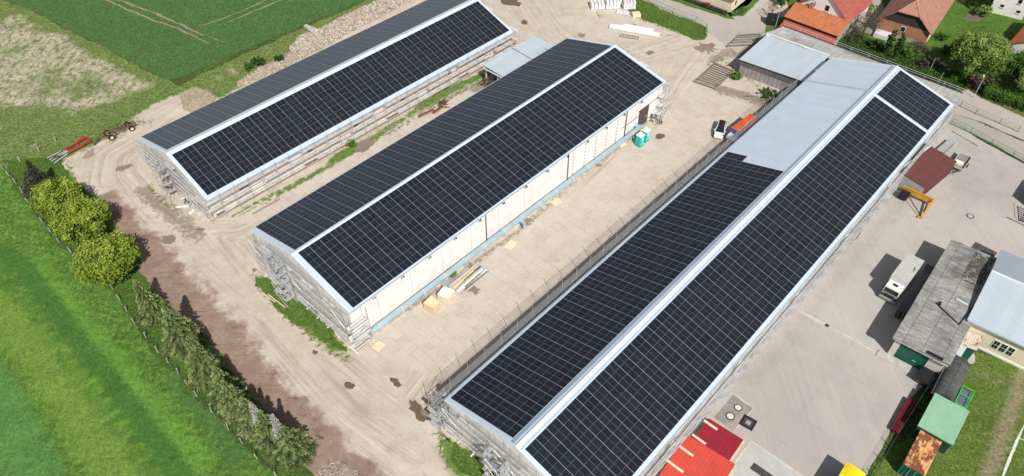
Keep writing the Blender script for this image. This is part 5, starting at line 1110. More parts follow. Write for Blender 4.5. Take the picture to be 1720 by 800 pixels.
p=fr.g(1615,508,z0);m=MB();m.hexa([(p.x-.8,p.y-.12,z0+.1),(p.x+.8,p.y-.25,z0+.1),(p.x+.8,p.y+.1,z0+.1),(p.x-.8,p.y+.2,z0+.1)],[(p.x-.8,p.y-.12,z0+.2),(p.x+.8,p.y-.25,z0+.2),(p.x+.8,p.y+.1,z0+.2),(p.x-.8,p.y+.2,z0+.2)]);m.build('repair_sheet',ROOF,root)
# ramp kerb in front
a=fr.g(1480,598);b=fr.g(1545,634);m=MB();m.box(-W/2-.6,W/2-1,-L/2-1.0,-L/2+.28,0,.13);m.build('apron',CONC,root)
# moss debris on the roof
m=MB()
for k in range(260):
    x=U(W/2-3.6,W/2-1.2);y=U(L/2-7.5,L/2-.4)
    if R_()>1-abs((y-(L/2-4))/5): continue
    s=U(.08,.22);m.box(x-s,x+s,y-s*.6,y+s*.6,z0-.25+(x+W/2)/W*.25+.13,z0-.25+(x+W/2)/W*.25+.13+s*.6)
m.build('moss_clumps',plain('roof_moss',(.10,.095,.075),.95,0,.3,4),root)['kind']='stuff'
fr,w_,l_=rect((1629,417),(1668,434),(1676,424),(1640,405),2.2)
root=fr.root('lean_to','small dark weathered lean-to roof at the far end of the garage','lean-to');m=MB();m.hexa([(-w_/2,-l_/2,2.2),(w_/2,-l_/2,2.2),(w_/2,l_/2,2.0),(-w_/2,l_/2,2.0)],[(-w_/2,-l_/2,2.28),(w_/2,-l_/2,2.28),(w_/2,l_/2,2.08),(-w_/2,l_/2,2.08)]);m.build('roof',asbmat('dark_board_roof',(.13,.12,.11),(.09,.085,.08),(.03,.03,.03),0,1.,.6),root)
for sx in (-1,1):
    for sy in (-1,1): m=MB();m.box(sx*(w_/2-.2)-.07,sx*(w_/2-.2)+.07,sy*(l_/2-.2)-.07,sy*(l_/2-.2)+.07,0,2.02);m.build('post',WOODG,root)
# right hall with pale roof, ridge across
ze,zr_=4.2,5.2
A=G(1629,535,ze);B=G(1720,577,ze);Rg=G(1669.5,456.4,zr_);Rg2=G(1720,481,zr_);Fa=G(1686,419.5,4.7)
yw=atan2((B-A).y,(B-A).x);yaw=-yw;fr=Fr(A.x,A.y,yaw);r_=fr.w2l(Rg);fa=fr.w2l(Fa);Lx=26.
root=fr.root('workshop_hall','hall with pale blue ribbed roof and cream walls with banks of small windows','hall')
RY=max(6.,r_.y);FY=max(RY+4,fa.y)
roofquad('roof_slope',ROOFX,[(-.2,-.35,ze),(Lx,-.35,ze),(Lx,RY,zr_),(-.2,RY,zr_)],.12,root)
roofquad('roof_slope',roofmat('blue_grey_roof_sheet',(.40,.46,.51),0,.3,.3),[(-.2,RY,zr_),(Lx,RY,zr_),(Lx,FY,ze+.35),(-.2,FY,ze+.35)],.12,root)
m=MB();m.tube((-.2,RY,zr_+.02),(Lx,RY,zr_+.02),.12);m.build('ridge_cap',CAP,root)
m=MB();m.box(0,Lx-.2,0,.25,0,ze-.14);m.box(0.,.25,.252,FY-.5,0,ze-.14);m.box(0,Lx-.2,FY-.5,FY-.25,0,ze);P=[(.252,ze-.138),(FY-.5,ze-.138),(FY-.5,ze+.15),(RY,zr_-.14)]
a=[(0.002,p[0],p[1]) for p in P];b=[(.248,p[0],p[1]) for p in P];m.face(a);m.face(b[::-1]);m.build('wall',WALLC,root)
for i in range(5):
    xc=5.2+i*4.6
    for k in range(3):
        m=MB();m.box(xc-1.35+k*.9,xc-1.35+k*.9+.86,-.06,-.004,1.15,2.75);w3=m.build('window',WHITE,root)
        m=MB();
        for q in (0,1): m.box(xc-1.35+k*.9+.09+q*.36,xc-1.35+k*.9+.41+q*.36,-.075,-.062,1.25,1.9);m.box(xc-1.35+k*.9+.09+q*.36,xc-1.35+k*.9+.41+q*.36,-.075,-.062,1.98,2.65)
        m.build('pane',GLASS,w3)
m=MB();m.box(0,Lx,-.1,-.002,.0,.35);m.build('plinth',WHITE,root)
m=MB();m.box(-.1,Lx,-.55,-.36,ze-.2,ze-.06);m.build('gutter',GUT,root)
# rust roofed shed, teal side
def flatshed(name,label,cat,c4,z,roofm,wallm,slope=0,over=.12,doors=None,thk=.1,wn='wall'):
    fr,w,l=rect(*c4,z);root=fr.root(name,label,cat)
    m=MB();m.hexa([(-w/2,-l/2,z-thk-slope),(w/2,-l/2,z-thk),(w/2,l/2,z-thk),(-w/2,l/2,z-thk-slope)],[(-w/2,-l/2,z-slope),(w/2,-l/2,z),(w/2,l/2,z),(-w/2,l/2,z-slope)]);m.build('roof',roofm,root)
    m=MB();a,b=w/2-over,l/2-over;m.hexa([(-a,-b,0.01),(a,-b,.01),(a,b,.01),(-a,b,.01)],[(-a,-b,z-thk-.004-slope),(a,-b,z-thk-.004),(a,b,z-thk-.004),(-a,b,z-thk-.004-slope)]);m.build(wn,wallm,root)
    return fr,root,w,l
def rustmat(name,c,c2,rust,ax=0,per=.3,th=.5):
    t=NT(name,.7,.3);v=t.obj();x=t.xyz(v);w=t.ma('FRACT',t.ma('DIVIDE',x[ax],per));rib=t.ss(t.ma('ABSOLUTE',t.ma('SUBTRACT',w,.5)),.3,.5)
    n=t.noise(v,.7,7,.7);n2=t.noise(t.map(v,sc=(3,.6,1)),1.2,6,.7)
    cc=t.mix(n2,c,c2);m=t.ss(t.ma('ADD',t.ma('MULTIPLY',n,.6),t.ma('MULTIPLY',n2,.4)),th-.025,th+.025);cc=t.mix(m,cc,t.mix(t.noise(v,6,4,.7),rust,tuple(a*.55 for a in rust)));cc=t.mix(t.ma('MULTIPLY',rib,.25),cc,tuple(a*.4 for a in rust));t.col(cc);t.bump(rib,.3,.03);return t.m
TEAL=plain('dark_teal_wall',(.015,.11,.085),.6,0,.2)
flatshed('garden_shed','small shed with white and rust orange roof between garage and hall','shed',((1613,576),(1640,588),(1652,566),(1624,553)),2.4,rustmat('white_rust_roof',(.72,.68,.6),(.62,.52,.42),(.45,.16,.05),0,.3,.52),TEAL,slope=.3)
flatshed('garden_shed','tiny shed with pale grey roof squeezed against the garage corner','shed',((1600.5,592),(1614.5,600),(1624,583),(1611,576)),2.1,plain('pale_grey_felt',(.48,.56,.58),.6,0,.12),TEAL)
a=blob(1632,603,8,9,6,0,CONC,'paved_patch',.03,5,.15)
# dark barrel shed
fr,w,l=rect((1568,655.6),(1603.4,676),(1632,611.6),(1599,596.5),2.3);root=fr.root('barrel_shed','dark shed with arched weathered felt roof between garage and mint roof','shed')
m=MB();N=10;pt=[]
for k in range(N+1):
    an=pi*k/N;pt.append((-w/2*cos(an),1.75+.85*sin(an)))
for (a,b) in zip(pt[:-1],pt[1:]):
    m.face([(a[0],-l/2,a[1]),(b[0],-l/2,b[1]),(b[0],l/2,b[1]),(a[0],l/2,a[1])][::-1]);
m.face([(p[0],-l/2,p[1]) for p in pt][::-1]);m.face([(p[0],l/2,p[1]) for p in pt])
m.build('roof',asbmat('dark_arched_felt',(.15,.15,.145),(.10,.10,.10),(.03,.03,.03),0,2.,.7),root)
m=MB();m.box(-w/2+.08,w/2-.08,-l/2+.08,l/2-.08,0,1.748);m.build('wall',BLACK,root)
m=MB();m.tube((-w/2,-l/2,1.76),(-w/2,l/2,1.76),.09);m.build('gutter',STEEL,root)
# mint roof
fr,root,w,l=flatshed('shed','square shed with plain mint green roof next to the rusty container','shed',((1543,714.7),(1602,748),(1627.6,691.3),(1570.4,658.4)),2.6,plain('mint_green_roof',(.27,.48,.32),.5,0,.09,.7,dirt=(.22,.40,.26),stripe=(1,.5,.15)),plain('dark_green_wall',(.02,.06,.04),.8))
m=MB();m.box(-w/2-.03,w/2+.03,-l/2-.06,-l/2-.004,2.44,2.62);m.build('fascia',plain('mint_green_fascia',(.22,.42,.27),.5),root)
# rusty container
fr,w,l=rect((1517.4,778.5),(1556,801),(1580,742),(1547,721.6),2.3);root=fr.root('container','dark teal container with orange roof eaten by brown rust','container')
m=MB();quadbox(m,w-.1,l-.1,.1,2.2);m.build('box',TEAL,root)
m=MB();m.box(-w/2,w/2,-l/2,l/2,2.204,2.30);m.box(-.04,.04,-l/2+.1,l/2-.1,2.301,2.33);m.build('roof',rustmat('orange_rust_roof',(.78,.45,.18),(.68,.34,.11),(.28,.10,.05),1,.9,.485),root)
m=MB()
for k in range(9): m.box(-w/2-.0+.4*k,-w/2+.2+.4*k,-l/2-.0,-l/2+.04,.3,2.1) if -w/2+.2+.4*k<w/2 else None
m.build('ribbed_end',TEAL,root)
for s in (-1,1): m=MB();m.tube((s*.3,-l/2-.03,.3),(s*.3,-l/2-.03,2.1),.03);m.build('door_bar',STEEL,root)
# green frame rack beside the barrel shed
o=G(1613,676);root=thing('tube_frame','bright green tube frame leaning behind the mint roof shed','frame',(o.x,o.y,0),-fr.yaw);GT=plain('bright_green_tube',(.04,.6,.08),.4)
def tb(pts,r=.05): m=MB();m.path(pts,r);m.build('tube',GT,root)
tb([(-.7,-1.5,1.1),(.7,-1.5,1.1),(.7,1.8,1.1),(-.7,1.8,1.1),(-.7,-1.5,1.1)]);tb([(.7,.3,1.1),(-.7,.3,1.1)])
for p in ((.7,-1.5),(.7,1.8),(-.7,-1.5),(-.7,1.8)): tb([(p[0],p[1],0),(p[0],p[1],1.1)])
m=MB();m.box(-.6,.6,-1.4,1.7,.3,.7);m.build('covered_load',plain('grey_blue_cover',(.12,.15,.18),.7,0,.2),root)
# red beams stack
fr,w,l=rect((1497,721),(1511,728),(1535,672),(1525,665),.7);root=fr.root('beam_stack','stack of dark red steel beams by the green wire fence','steel stack');MR=plain('maroon_primer',(.19,.024,.035),.5,0,.15)
for k in range(7):
    for z in (0,1): m=MB();x=-w/2+.12+k*w/7;dl=U(0,.35);m.box(x-.09,x+.09,-l/2+dl,l/2-U(0,.3),.12+z*.27,.14+z*.27);m.box(x-.02,x+.02,-l/2+dl,l/2,.141+z*.27,.33+z*.27);m.box(x-.09,x+.09,-l/2+dl,l/2-.1,.331+z*.27,.352+z*.27);m.build('steel_beam',MR,root)
for y in (-l*.35,0,l*.35): m=MB();m.box(-w/2,w/2,y-.08,y+.08,0,.118);m.build('bearer',WOODG,root)
m=MB();m.box(w/2+.05,w/2+.6,l*.1,l*.45,0,.5);m.build('dark_bin',BLACK,root)
x,y=gxy(1554,640);root=thing('waste_container','dark low skip in the shade at the garage corner','skip',(x,y,0),-fr.yaw);m=MB();m.hexa([(-.9,-1,0),(.9,-1,0),(.9,1,0),(-.9,1,0)],[(-1.2,-1.3,1.1),(1.2,-1.3,1.1),(1.2,1.3,1.1),(-1.2,1.3,1.1)]);m.build('body',DARKSTEEL,root);m=MB();m.box(-1.25,1.25,-1.35,1.35,1.102,1.16);m.build('lid',BLACK,root)
# yellow covered container
fr,w,l=rect((1391,828),(1423,848),(1456,796),(1423.7,776),2.6);root=fr.root('container','bright yellow covered skip at the bottom edge of the yard','skip')
YEL=plain('yellow_tarpaulin',(.86,.66,.02),.45,0,.07,1.2)
m=MB();quadbox(m,w-.1,l-.1,.25,2.3);m.build('box',plain('grey_blue_container',(.16,.20,.22),.5),root)
m=MB();N=6
for i in range(N):
    for j in range(8):
        def zz(i,j): return 2.45+.18*sin(pi*i/N)+.05*sin(j*1.7+i)
        xs=[-w/2+w*(i+a)/N for a in (0,1)];ys=[-l/2+l*(j+a)/8 for a in (0,1)];m.face([(xs[0],ys[0],zz(i,j)),(xs[1],ys[0],zz(i+1,j)),(xs[1],ys[1],zz(i+1,j+1)),(xs[0],ys[1],zz(i,j+1))])
for s in (-1,1): m.box(s*w/2-.02,s*w/2+.02,-l/2,l/2,2.1,2.47);m.box(-w/2+.02,w/2-.02,s*l/2-.02,s*l/2+.02,2.1,2.47)
m.build('tarpaulin',YEL,root)
# yard fences
linefence('wire_fence','green post wire mesh fence between the concrete yard and the container','fence',[(1561,646),(1540,678),(1510,726),(1494,752),(1480,776),(1462,806),(1440,845)],plain('fence_green',(.01,.16,.08),.5),1.5,([.3,.55,.8,1.05,1.3,1.5],.014,DARKSTEEL),.05,2.5)
for lb,p in (('tall green rail fence on a low kerb below the gravel lot',[(1597,209),(1629,224),(1664,244),(1700,263),(1760,300),(1830,345)]),('rusty green rail fence along the road edge, beside the gravel lot',[(1612,179),(1638,192),(1678,208),(1709,222)])):
    linefence('rail_fence',lb,'fence',p,GREENP if 'tall' in lb else RUST,1.25,([.15,.65,1.2],.035,GREENP if 'tall' in lb else plain('faded_green_rail',(.2,.28,.2),.8),'rail'),.05,3.2,mesh=(plain('mesh_green',(.10,.30,.18),.6),.35,.01,.4))
a=G(1601,222);b=G(1644,247);m=MB();m.beam((0,0,.15),tuple((b-a).xy)+(.15,),.3,.3);o=m.build('kerb',CONC);o.location=(a.x,a.y,0);tag(o,'pale concrete kerb below the tall green rail fence','kerb')
# brown roofed canopy at barn 3
fr,w,l=rect((1521,293),(1561.3,320),(1598,268),(1556,241),2.9);root=fr.root('canopy','brown sheet roofed shelter against the scaffolding of the longest barn','shelter')
m=MB();m.hexa([(-w/2,-l/2,3.0),(w/2,-l/2,2.55),(w/2,l/2,2.55),(-w/2,l/2,3.0)],[(-w/2,-l/2,3.1),(w/2,-l/2,2.65),(w/2,l/2,2.65),(-w/2,l/2,3.1)]);m.build('roof',plain('brown_roof_sheet',(.155,.055,.05),.55,.1,.12,1,stripe=(0,.35,.2)),root)
m=MB();m.box(-w/2+.1,w/2-.1,-l/2+.02,-l/2+.12,0.02,2.5);m.hexa([(-w/2+.1,-l/2+.02,2.502),(w/2-.12,-l/2+.02,2.502),(w/2-.12,-l/2+.12,2.502),(-w/2+.1,-l/2+.12,2.502)],[(-w/2+.1,-l/2+.02,2.97),(w/2-.12,-l/2+.02,2.54),(w/2-.12,-l/2+.12,2.54),(-w/2+.1,-l/2+.12,2.97)]);m.build('wall',plain('grey_side_wall',(.36,.38,.38),.7,0,.1),root)
m=MB();m.box(-w/2+.1,w/2-.1,l/2-.15,l/2-.05,.02,2.5);m.box(w/2-.2,w/2-.1,-l/2+.14,l/2-.16,.02,2.5);m.build('wall',plain('dark_maroon_wall',(.10,.03,.03),.7),root)
m=MB();m.box(-w/2-1.3,-w/2-.1,-l/2,l/2,2.95,3.0);m.build('side_flap',plain('dark_maroon_wall',0),root)
m=MB();m.beam((-w/2-.05,-l/2,3.16),(-w/2-.05,l/2,3.16),.2,.1);m.build('flashing',CAP,root)
# yellow loader bucket / gate implement
o=G(1531,344);root=thing('yellow_implement','yellow steel fork implement with black box in front of the brown shelter','implement',(o.x,o.y,0),-f3.yaw);YM=plain('ochre_machine_paint',(.55,.29,.04),.5,0,.15)
m=MB();m.beam((-2.6,1.6,1.5),(2.4,1.6,1.5),.2,.2);m.beam((-2.6,1.6,.7),(2.4,1.6,.7),.2,.2);m.box(-2.5,2.3,1.55,1.65,.72,1.4);m.build('back_plate',YM,root)
for x in (-2.5,-1.2,0,1.2,2.4): m=MB();m.beam((x,1.75,.4),(x,1.75,1.7),.14,.14);m.build('rib',YM,root)
m=MB();m.beam((2.4,1.9,1.5),(2.4,-2.4,.3),.2,.3);m.beam((2.4,1.5,.6),(2.4,-.6,.3),.16,.2);m.beam((1.9,-2.5,.25),(2.7,-2.2,.25),.3,.2);m.build('arm',YM,root)
m=MB();m.beam((-1.8,1.2,1.0),(2.2,-2.2,.4),.1,.1);m.build('strut',BLACK,root)
m=MB();m.box(-2.4,-1.,-.2,1.1,.3,1.3);m.build('black_box',BLACK,root)
# grey lidded box
fr,w,l=rect((1579,252),(1587,258.5),(1601,236),(1591,231.5),.7);root=fr.root('storage_box','long grey lidded box beside the brown shelter','box');m=MB();quadbox(m,w,l,0,.62);m.build('box',DARKSTEEL,root);m=MB();m.box(-w/2-.04,w/2+.04,-l/2-.04,l/2+.04,.622,.7);m.build('lid',plain('light_grey_lid',(.34,.36,.35),.5,0,.08),root)
# trailer
fr,w,l=rect((1594.6,278.6),(1616,285.5),(1633.5,265.5),(1614,257.5),.6);root=fr.root('flat_trailer','small drop side car trailer with a cream crate on its bed','trailer')
m=MB();quadbox(m,w,l,.5,.58);m.build('bed',plain('grey_trailer_bed',(.24,.215,.20),.7,0,.15),root)
for s in (-1,1): m=MB();m.box(s*w/2-.05,s*w/2+.05,-l/2,l/2,.582,.95);m.build('side_board',STEEL,root);wheel(RUBBER,STEEL,root,s*(w/2+.18),0,.33,.2)
m=MB();m.box(-w/2,w/2,-l/2-.05,-l/2,.582,.95);m.build('front_board',STEEL,root)
m=MB();m.beam((-.7,-l/2,.5),(0,-l/2-1.4,.45),.09,.09);m.beam((.7,-l/2,.5),(0,-l/2-1.4,.45),.09,.09);m.tube((0,-l/2-1.4,0),(0,-l/2-1.4,.6),.04);m.build('drawbar',DARKSTEEL,root)
for k in range(5): m=MB();m.box(-w/2+.2+k*w/5.5,-w/2+.3+k*w/5.5,-l/2-.5,-l/2-.05,.45,.5);m.build('grille_bar',BLACK,root)
p=fr.g(1610,275,.6);q=fr.l2w(p.x,p.y,.6);root=thing('crate','cream plastic crate standing on the small trailer','crate',(q.x,q.y,.585),-fr.yaw);m=MB();m.box(-.65,.65,-.5,.5,0,.35);m.build('crate_body',plain('cream_plastic',(.70,.64,.48),.6),root);m=MB();m.box(-.6,.6,-.45,.45,.352,.38);m.build('contents',plain('pale_contents',(.8,.78,.66),.7,0,.15,6),root)
# black tall container added at the right edge to cast the dark shadow in view
c_=G(1701.5,329.6)+Vector((.9,-2.55,0));fr=Fr(c_.x+1.2*cos(YAW)+2.6*sin(YAW),c_.y-1.2*sin(YAW)+2.6*cos(YAW),YAW);w=2.5;l=5.4;root=fr.root('container','tall black container added at the right picture edge for its shadow, beside a steel stair','container');m=MB();m.hexa([(-w/2,-l/2,.1),(w/2,-l/2,.1),(w/2,l/2,.1),(-w/2,l/2,.1)],[(-w/2,-l/2,2.7),(w/2,-l/2,2.7),(w/2,l/2,2.7),(-w/2,l/2,2.7)]);m.build('box',BLACK,root);m=MB();m.box(-w/2-.05,w/2+.05,-l/2-.05,l/2+.05,2.704,2.8);m.build('roof',plain('black_roof_felt',(.025,.025,.027),.7,0,.2),root)
o=G(1712,372);root=thing('steel_stair','black steel stair frame with green corner in front of the black container','stair',(o.x,o.y,0),-f3.yaw)
for s in (0,1.6):
    m=MB();m.beam((s,0,.1),(s,3.,1.6),.1,.12);m.build('stringer',BLACK,root)
    m=MB();m.beam((s,0,.9),(s,3.,2.4),.05,.05);m.beam((s,0,.1),(s,0,.9),.05,.05);m.build('hand_rail',BLACK,root)
for k in range(7): m=MB();m.beam((0,.2+k*.43,.2+k*.21),(1.6,.2+k*.43,.2+k*.21),.22,.03);m.build('tread',DARKSTEEL,root)
m=MB();m.beam((-1.8,-.4,.05),(1.8,-.6,.05),.08,.08);m.build('base_rail',BLACK,root);m=MB();m.box(1.65,2.3,-.6,.6,.0,.5);m.build('corner_block',GREENP,root)
# hatch covers / manholes
def manhole(label,px,py,r,mat=CONC,z=.02):
    x,y=gxy(px,py);root=thing('manhole_cover',label,'manhole cover',(x,y,z))
    m=MB();m.tube((0,0,0),(0,0,.03),r,20);m.build('frame_ring',DARKSTEEL,root);m=MB();m.tube((0,0,.031),(0,0,.045),r*.72,18);m.build('lid',mat,root)
PINK=plain('pale_manhole_lid',(.66,.56,.46),.8)
sheet('paved_pad',[(1232,662.5),(1266,686),(1233,726),(1199,701)],.018,pavemat('exposed_aggregate',(.33,.30,.27),(.44,.40,.36),jw=.12,jh=.12,jamt=1.,patch=2),amp=0)
for p,q in (((1232,662),(1266,686)),((1266,686),(1230,728))): strip('pad_edge',[p,((p[0]+q[0])/2,(p[1]+q[1])/2),q],.28,.024,plain('pale_edge',(.52,.47,.39),.9),.0)
manhole('round pale manhole cover on the gravel pad, farther from the red roofs',1239.7,685,.55,PINK,.03);manhole('round pale manhole cover on the gravel pad, closest to the dark red roof',1226.5,699.6,.6,PINK,.03)
manhole('worn round manhole cover in the open concrete yard, by the container shadow',1629.6,363.5,.6,plain('yard_lid',(.42,.40,.37),.9));manhole('dark small gully cover on the pale drain channel',1389,547,.3,DARKSTEEL)
x,y=gxy(1256.7,710.6);root=thing('shaft_cover','square dark open inspection shaft beside the gravel pad','shaft',(x,y,0),-f3.yaw+.1);m=MB();m.box(-.85,.85,-.85,-.65,.02,.12);m.box(-.85,.85,.65,.85,.02,.12);m.box(-.85,-.65,-.648,.648,.02,.12);m.box(.65,.85,-.648,.648,.02,.12);m.build('frame',BLACK,root);m=MB();m.box(-.645,.645,-.645,.645,.02,.05);m.build('opening',plain('shaft_dark',(.06,.05,.045),.8,0,.4,6),root)
m=MB();m.box(-.3,.3,-.3,.3,.052,.09);m.build('grating',plain('pale_grate',(.3,.3,.29),.8,0,.3,6),root)
sheet('concrete_slab',[(1262,742),(1342,800),(1385,835),(1300,900),(1150,900),(1222,794)],.022,pavemat('pale_slab',(.43,.435,.41),(.50,.50,.475),jw=3.4,jh=3.4,jamt=.6,jrot=YAW),amp=0)
strip('slab_edge',[(1262,741),(1302,769),(1345,799),(1385,830)],.35,.03,plain('slab_edge_mat',(.55,.51,.45),.9),0);strip('slab_edge',[(1262,741),(1242,768),(1221,796)],.3,.03,plain('slab_edge_mat',0),0)
strip('drain_channel',[(1338,520),(1362,533),(1391,548)],.45,.016,plain('channel_mat',(.56,.51,.45),.9),.03)
strip('drain_channel',[(1391,548),(1430,568),(1484,600),(1545,636)],.3,.0165,plain('channel_mat',0),.05)
x,y=gxy(1281,795);m=MB();m.box(-.5,.5,-1.4,1.4,0,.06);o=m.build('gully_grate',DARKSTEEL);o.location=(x,y,.03);o.rotation_euler=(0,0,-f3.yaw+1.57);tag(o,'dark slot grate in the pale slab at the bottom of the picture','grate')
# red roofed annexes against the sunny side of barn 3
DR=plain('dark_red_roof',(.30,.02,.035),.5,0,.14,.8,dirt=(.22,.03,.04),stripe=(0,.5,.3));LR=plain('bright_red_roof',(.60,.075,.05),.55,0,.12,.8,dirt=(.50,.09,.06),stripe=(0,.5,.25))
for c4,mt,lb,z in (((( 1163,737)),(1223.7,773.8),(1251,738),(1190.7,705)),DR,'annex with smooth dark red roof, the one next to the gravel pad',1.5),(((1062,800+40),(1170,898),(1229,778),(1166,736)),LR,'annex with bright orange red roof, the longer one at the picture bottom',1.55):
    fr,w,l=rect(*c4,z);root=fr.root('annex',lb,'annex','red roofed annexes')
    m=MB();m.box(-w/2,w/2,-l/2,l/2,z-.12,z);m.build('roof',mt,root);m=MB();m.box(-w/2+.1,w/2-.1,-l/2+.1,l/2-.1,0.01,z-.124);m.build('wall',plain('annex_wall',(.42,.33,.22),.9,0,.2),root)
    m=MB();m.box(w/2+.002,w/2+.22,-l/2,l/2,z-.2,z+.03);m.build('edge_trim',plain('cream_trim',(.62,.50,.40),.8),root)
for (px,py,lb) in [(1193.5,714,'timber bearer on the dark red roof'),(1174,738,'timber bearer where the two red roofs meet'),(1153,758,'short timber bearer on the bright red roof'),(1132,782,'longest timber bearer on the bright red roof, nearest the picture bottom')]:
    p=G(px,py,1.62);m=MB();L=1.9 if 'longest' not in lb else 2.6;m.beam((-L/2,0,.05),(L/2,0,.05),.3,.09);o=m.build('timber_bearer',plain('cream_timber',(.72,.60,.47),.8));o.location=(p.x,p.y,1.57);o.rotation_euler=(0,0,-f3.yaw);tag(o,lb,'timber','timber bearers under the scaffolding')
# ================================================================== GREY SHED + REAR LEAN-TO OF BARN 3
zA=3.3
fr,w,l=rect((1238,102),(1349.5,135.4),(1394.6,97.4),(1289,58),zA)
root=fr.root('board_shed','shed with pale blue ribbed roof and grey board walls joined to the longest barn','shed');p=[(-w/2,-l/2),(w/2,-l/2),(w/2,l/2),(-w/2,l/2)]
roofquad('roof',ROOFX,[(-w/2,-l/2,zA),(w/2,-l/2,zA+.35),(w/2,l/2,zA+.35),(-w/2,l/2,zA)],.1,root)
m=MB();m.box(-w/2+.35,w/2-.3,-l/2+.3,-l/2+.45,0,zA-.11);m.box(-w/2+.35,-w/2+.5,-l/2+.452,l/2-.3,0,zA-.11);m.box(-w/2+.35,w/2-.3,l/2-.298,l/2-.15,0,zA-.11);m.build('wall',plain('grey_weathered_boards',(.30,.29,.29),.85,0,.2,1,stripe=(0,.9,.5)),root)
m=MB();m.box(-w/2+.35,w/2-.3,-l/2+.24,-l/2+.297,2.,zA-.12);m.build('upper_band',plain('dark_board_band',(.13,.12,.12),.8,0,.2),root)
m=MB();m.box(-w/2,w/2,l/2+.01,l/2+.25,zA-.1,zA+.3);m.build('white_fascia',WHITE,root)
P=[G(1291,57,3.3),G(1392,99,3.9),G(1498,118,4.2),G(1600,173,3.6),G(1618,156,3.1),G(1520,115,3.),G(1405,70,2.9),G(1316,44.5,2.9)]
yaw_=atan2((P[3]-P[0]).x,(P[3]-P[0]).y);o=P[0];root=thing('lean_to','long grey fibre cement lean-to roof behind the far gable of the longest barn','lean-to',(o.x,o.y,0),-yaw_)
frl=Fr(o.x,o.y,yaw_);Q=[frl.w2l(v) for v in P]
ya=-.5;yb=Q[3].y+1.0;xa=min(q.x for q in Q);xf=sum(q.x for q in Q[4:])/4
AS2=asbmat('old_ribbed_fibre_cement',(.56,.55,.53),(.46,.45,.43),(.20,.19,.18),1,1.1,.5)
m=MB();xr=.6
m.hexa([(Q[7].x,Q[7].y,2.75),(xr,ya,3.4),(xr+.3,yb,3.4),(Q[4].x,Q[4].y,2.75)],[(Q[7].x,Q[7].y,2.9),(xr,ya,3.55),(xr+.3,yb,3.55),(Q[4].x,Q[4].y,2.9)]) if xr>Q[7].x else m.hexa([(xr,ya,3.4),(Q[7].x,Q[7].y,2.75),(Q[4].x,Q[4].y,2.75),(xr,yb,3.4)],[(xr,ya,3.55),(Q[7].x,Q[7].y,2.9),(Q[4].x,Q[4].y,2.9),(xr,yb,3.55)])
m.build('roof',AS2,root)
m=MB();m.beam((Q[7].x*.9,Q[7].y+.3,1.3),(Q[4].x*.9,Q[4].y-.3,1.3),.2,2.6);m.build('wall',WALLG,root)
m=MB();m.beam((Q[7].x,Q[7].y,3.0),(Q[4].x,Q[4].y,3.0),.18,.12);m.build('gutter',DARKSTEEL,root)
m=MB()
for z in (3.35,3.75): m.tube((Q[7].x*1.03,Q[7].y,z),(Q[4].x*1.03,Q[4].y,z),.04,5)
m.build('safety_rail',STEEL,root)
for k in range(11): t=k/10;a=Q[7].lerp(Q[4],t);m=MB();m.tube((a.x*1.03,a.y,2.6),(a.x*1.03,a.y,3.8),.045,5);m.build('rail_post',STEEL,root)
# ================================================================== HOUSES
def lamp(label,px,py,h,ang):
    x,y=gxy(px,py);root=thing('street_lamp',label,'street lamp',(x,y,0),ang);m=MB();m.tube((0,0,0),(0,0,h),.07,8,.045);m.build('pole',STEEL,root);m=MB();m.tube((0,0,h),(.5,0,h+.12),.04);m.build('arm',STEEL,root);m=MB();m.hexa([(.4,-.12,h+.05),(1.,-.12,h+.1),(1.,.12,h+.1),(.4,.12,h+.05)],[(.42,-.1,h+.18),(.98,-.1,h+.2),(.98,.1,h+.2),(.42,.1,h+.18)]);m.build('lamp_head',WHITE,root)
lamp('street lamp beside the dark box at the road corner',1302,47,4.6,2.);lamp('street lamp in front of the dark hedge',1635,164,4.2,1.2)
o=G(1296,40);root=thing('recycling_bank','dark green cube container by the road corner','container',(o.x,o.y,0),-.2);m=MB();m.box(-1.2,1.2,-.9,.9,.05,1.9);m.build('body',plain('very_dark_green',(.01,.02,.018),.6),root);m=MB();m.box(-1.25,1.25,-.95,.95,1.902,1.98);m.build('lid',BLACK,root);m=MB();m.box(-.3,.3,-.96,-.9,1.2,1.5);m.build('slot',DARKSTEEL,root)
# brick barn house with half hip
a=G(1469,53.5);b=G(1552,78);yw=atan2(-(b-a).y,(b-a).x);fr=Fr(a.x,a.y,yw);root=fr.root('brick_house','brick barn with faded pink tiled roof and half hipped gable','house');W=(b-a).length;L=30;ze=3.3;zr_=7.6;ov=.5
TP=tilemat('faded_pink_tile',(.42,.22,.17),(.36,.17,.125),0,.4,.34)
hk=.42;zh=zr_-(zr_-ze)*hk;hx=W/2*hk;sl_=(zr_-ze)/(W/2);yh=2.2
zo=ze-sl_*ov
def ff(m,pts,th=.12):
    hi=[Vector(p) for p in pts];n=(hi[1]-hi[0]).cross(hi[2]-hi[0])
    if n.z<0: hi=hi[::-1]
    lo=[p-Vector((0,0,th)) for p in hi];m.face(hi);m.face(lo[::-1]);N=len(hi)
    for k in range(N): j=(k+1)%N;m.face([lo[k],lo[j],hi[j],hi[k]])
for s in (-1,1):
    m=MB();c=W/2;ff(m,[(c+s*(W/2+ov),-ov,zo),(c+s*(W/2+ov),L,zo),(c,L,zr_),(c,yh,zr_),(c+s*hx,-ov,zh)]);m.build('roof_slope',TP,root)
m=MB();c=W/2;ff(m,[(c-hx,-ov,zh+.01),(c+hx,-ov,zh+.01),(c,yh,zr_+.01)]);m.build('half_hip',tilemat('faded_pink_tile_hip',(.46,.24,.17),(.38,.19,.13),1,.4,.34),root)
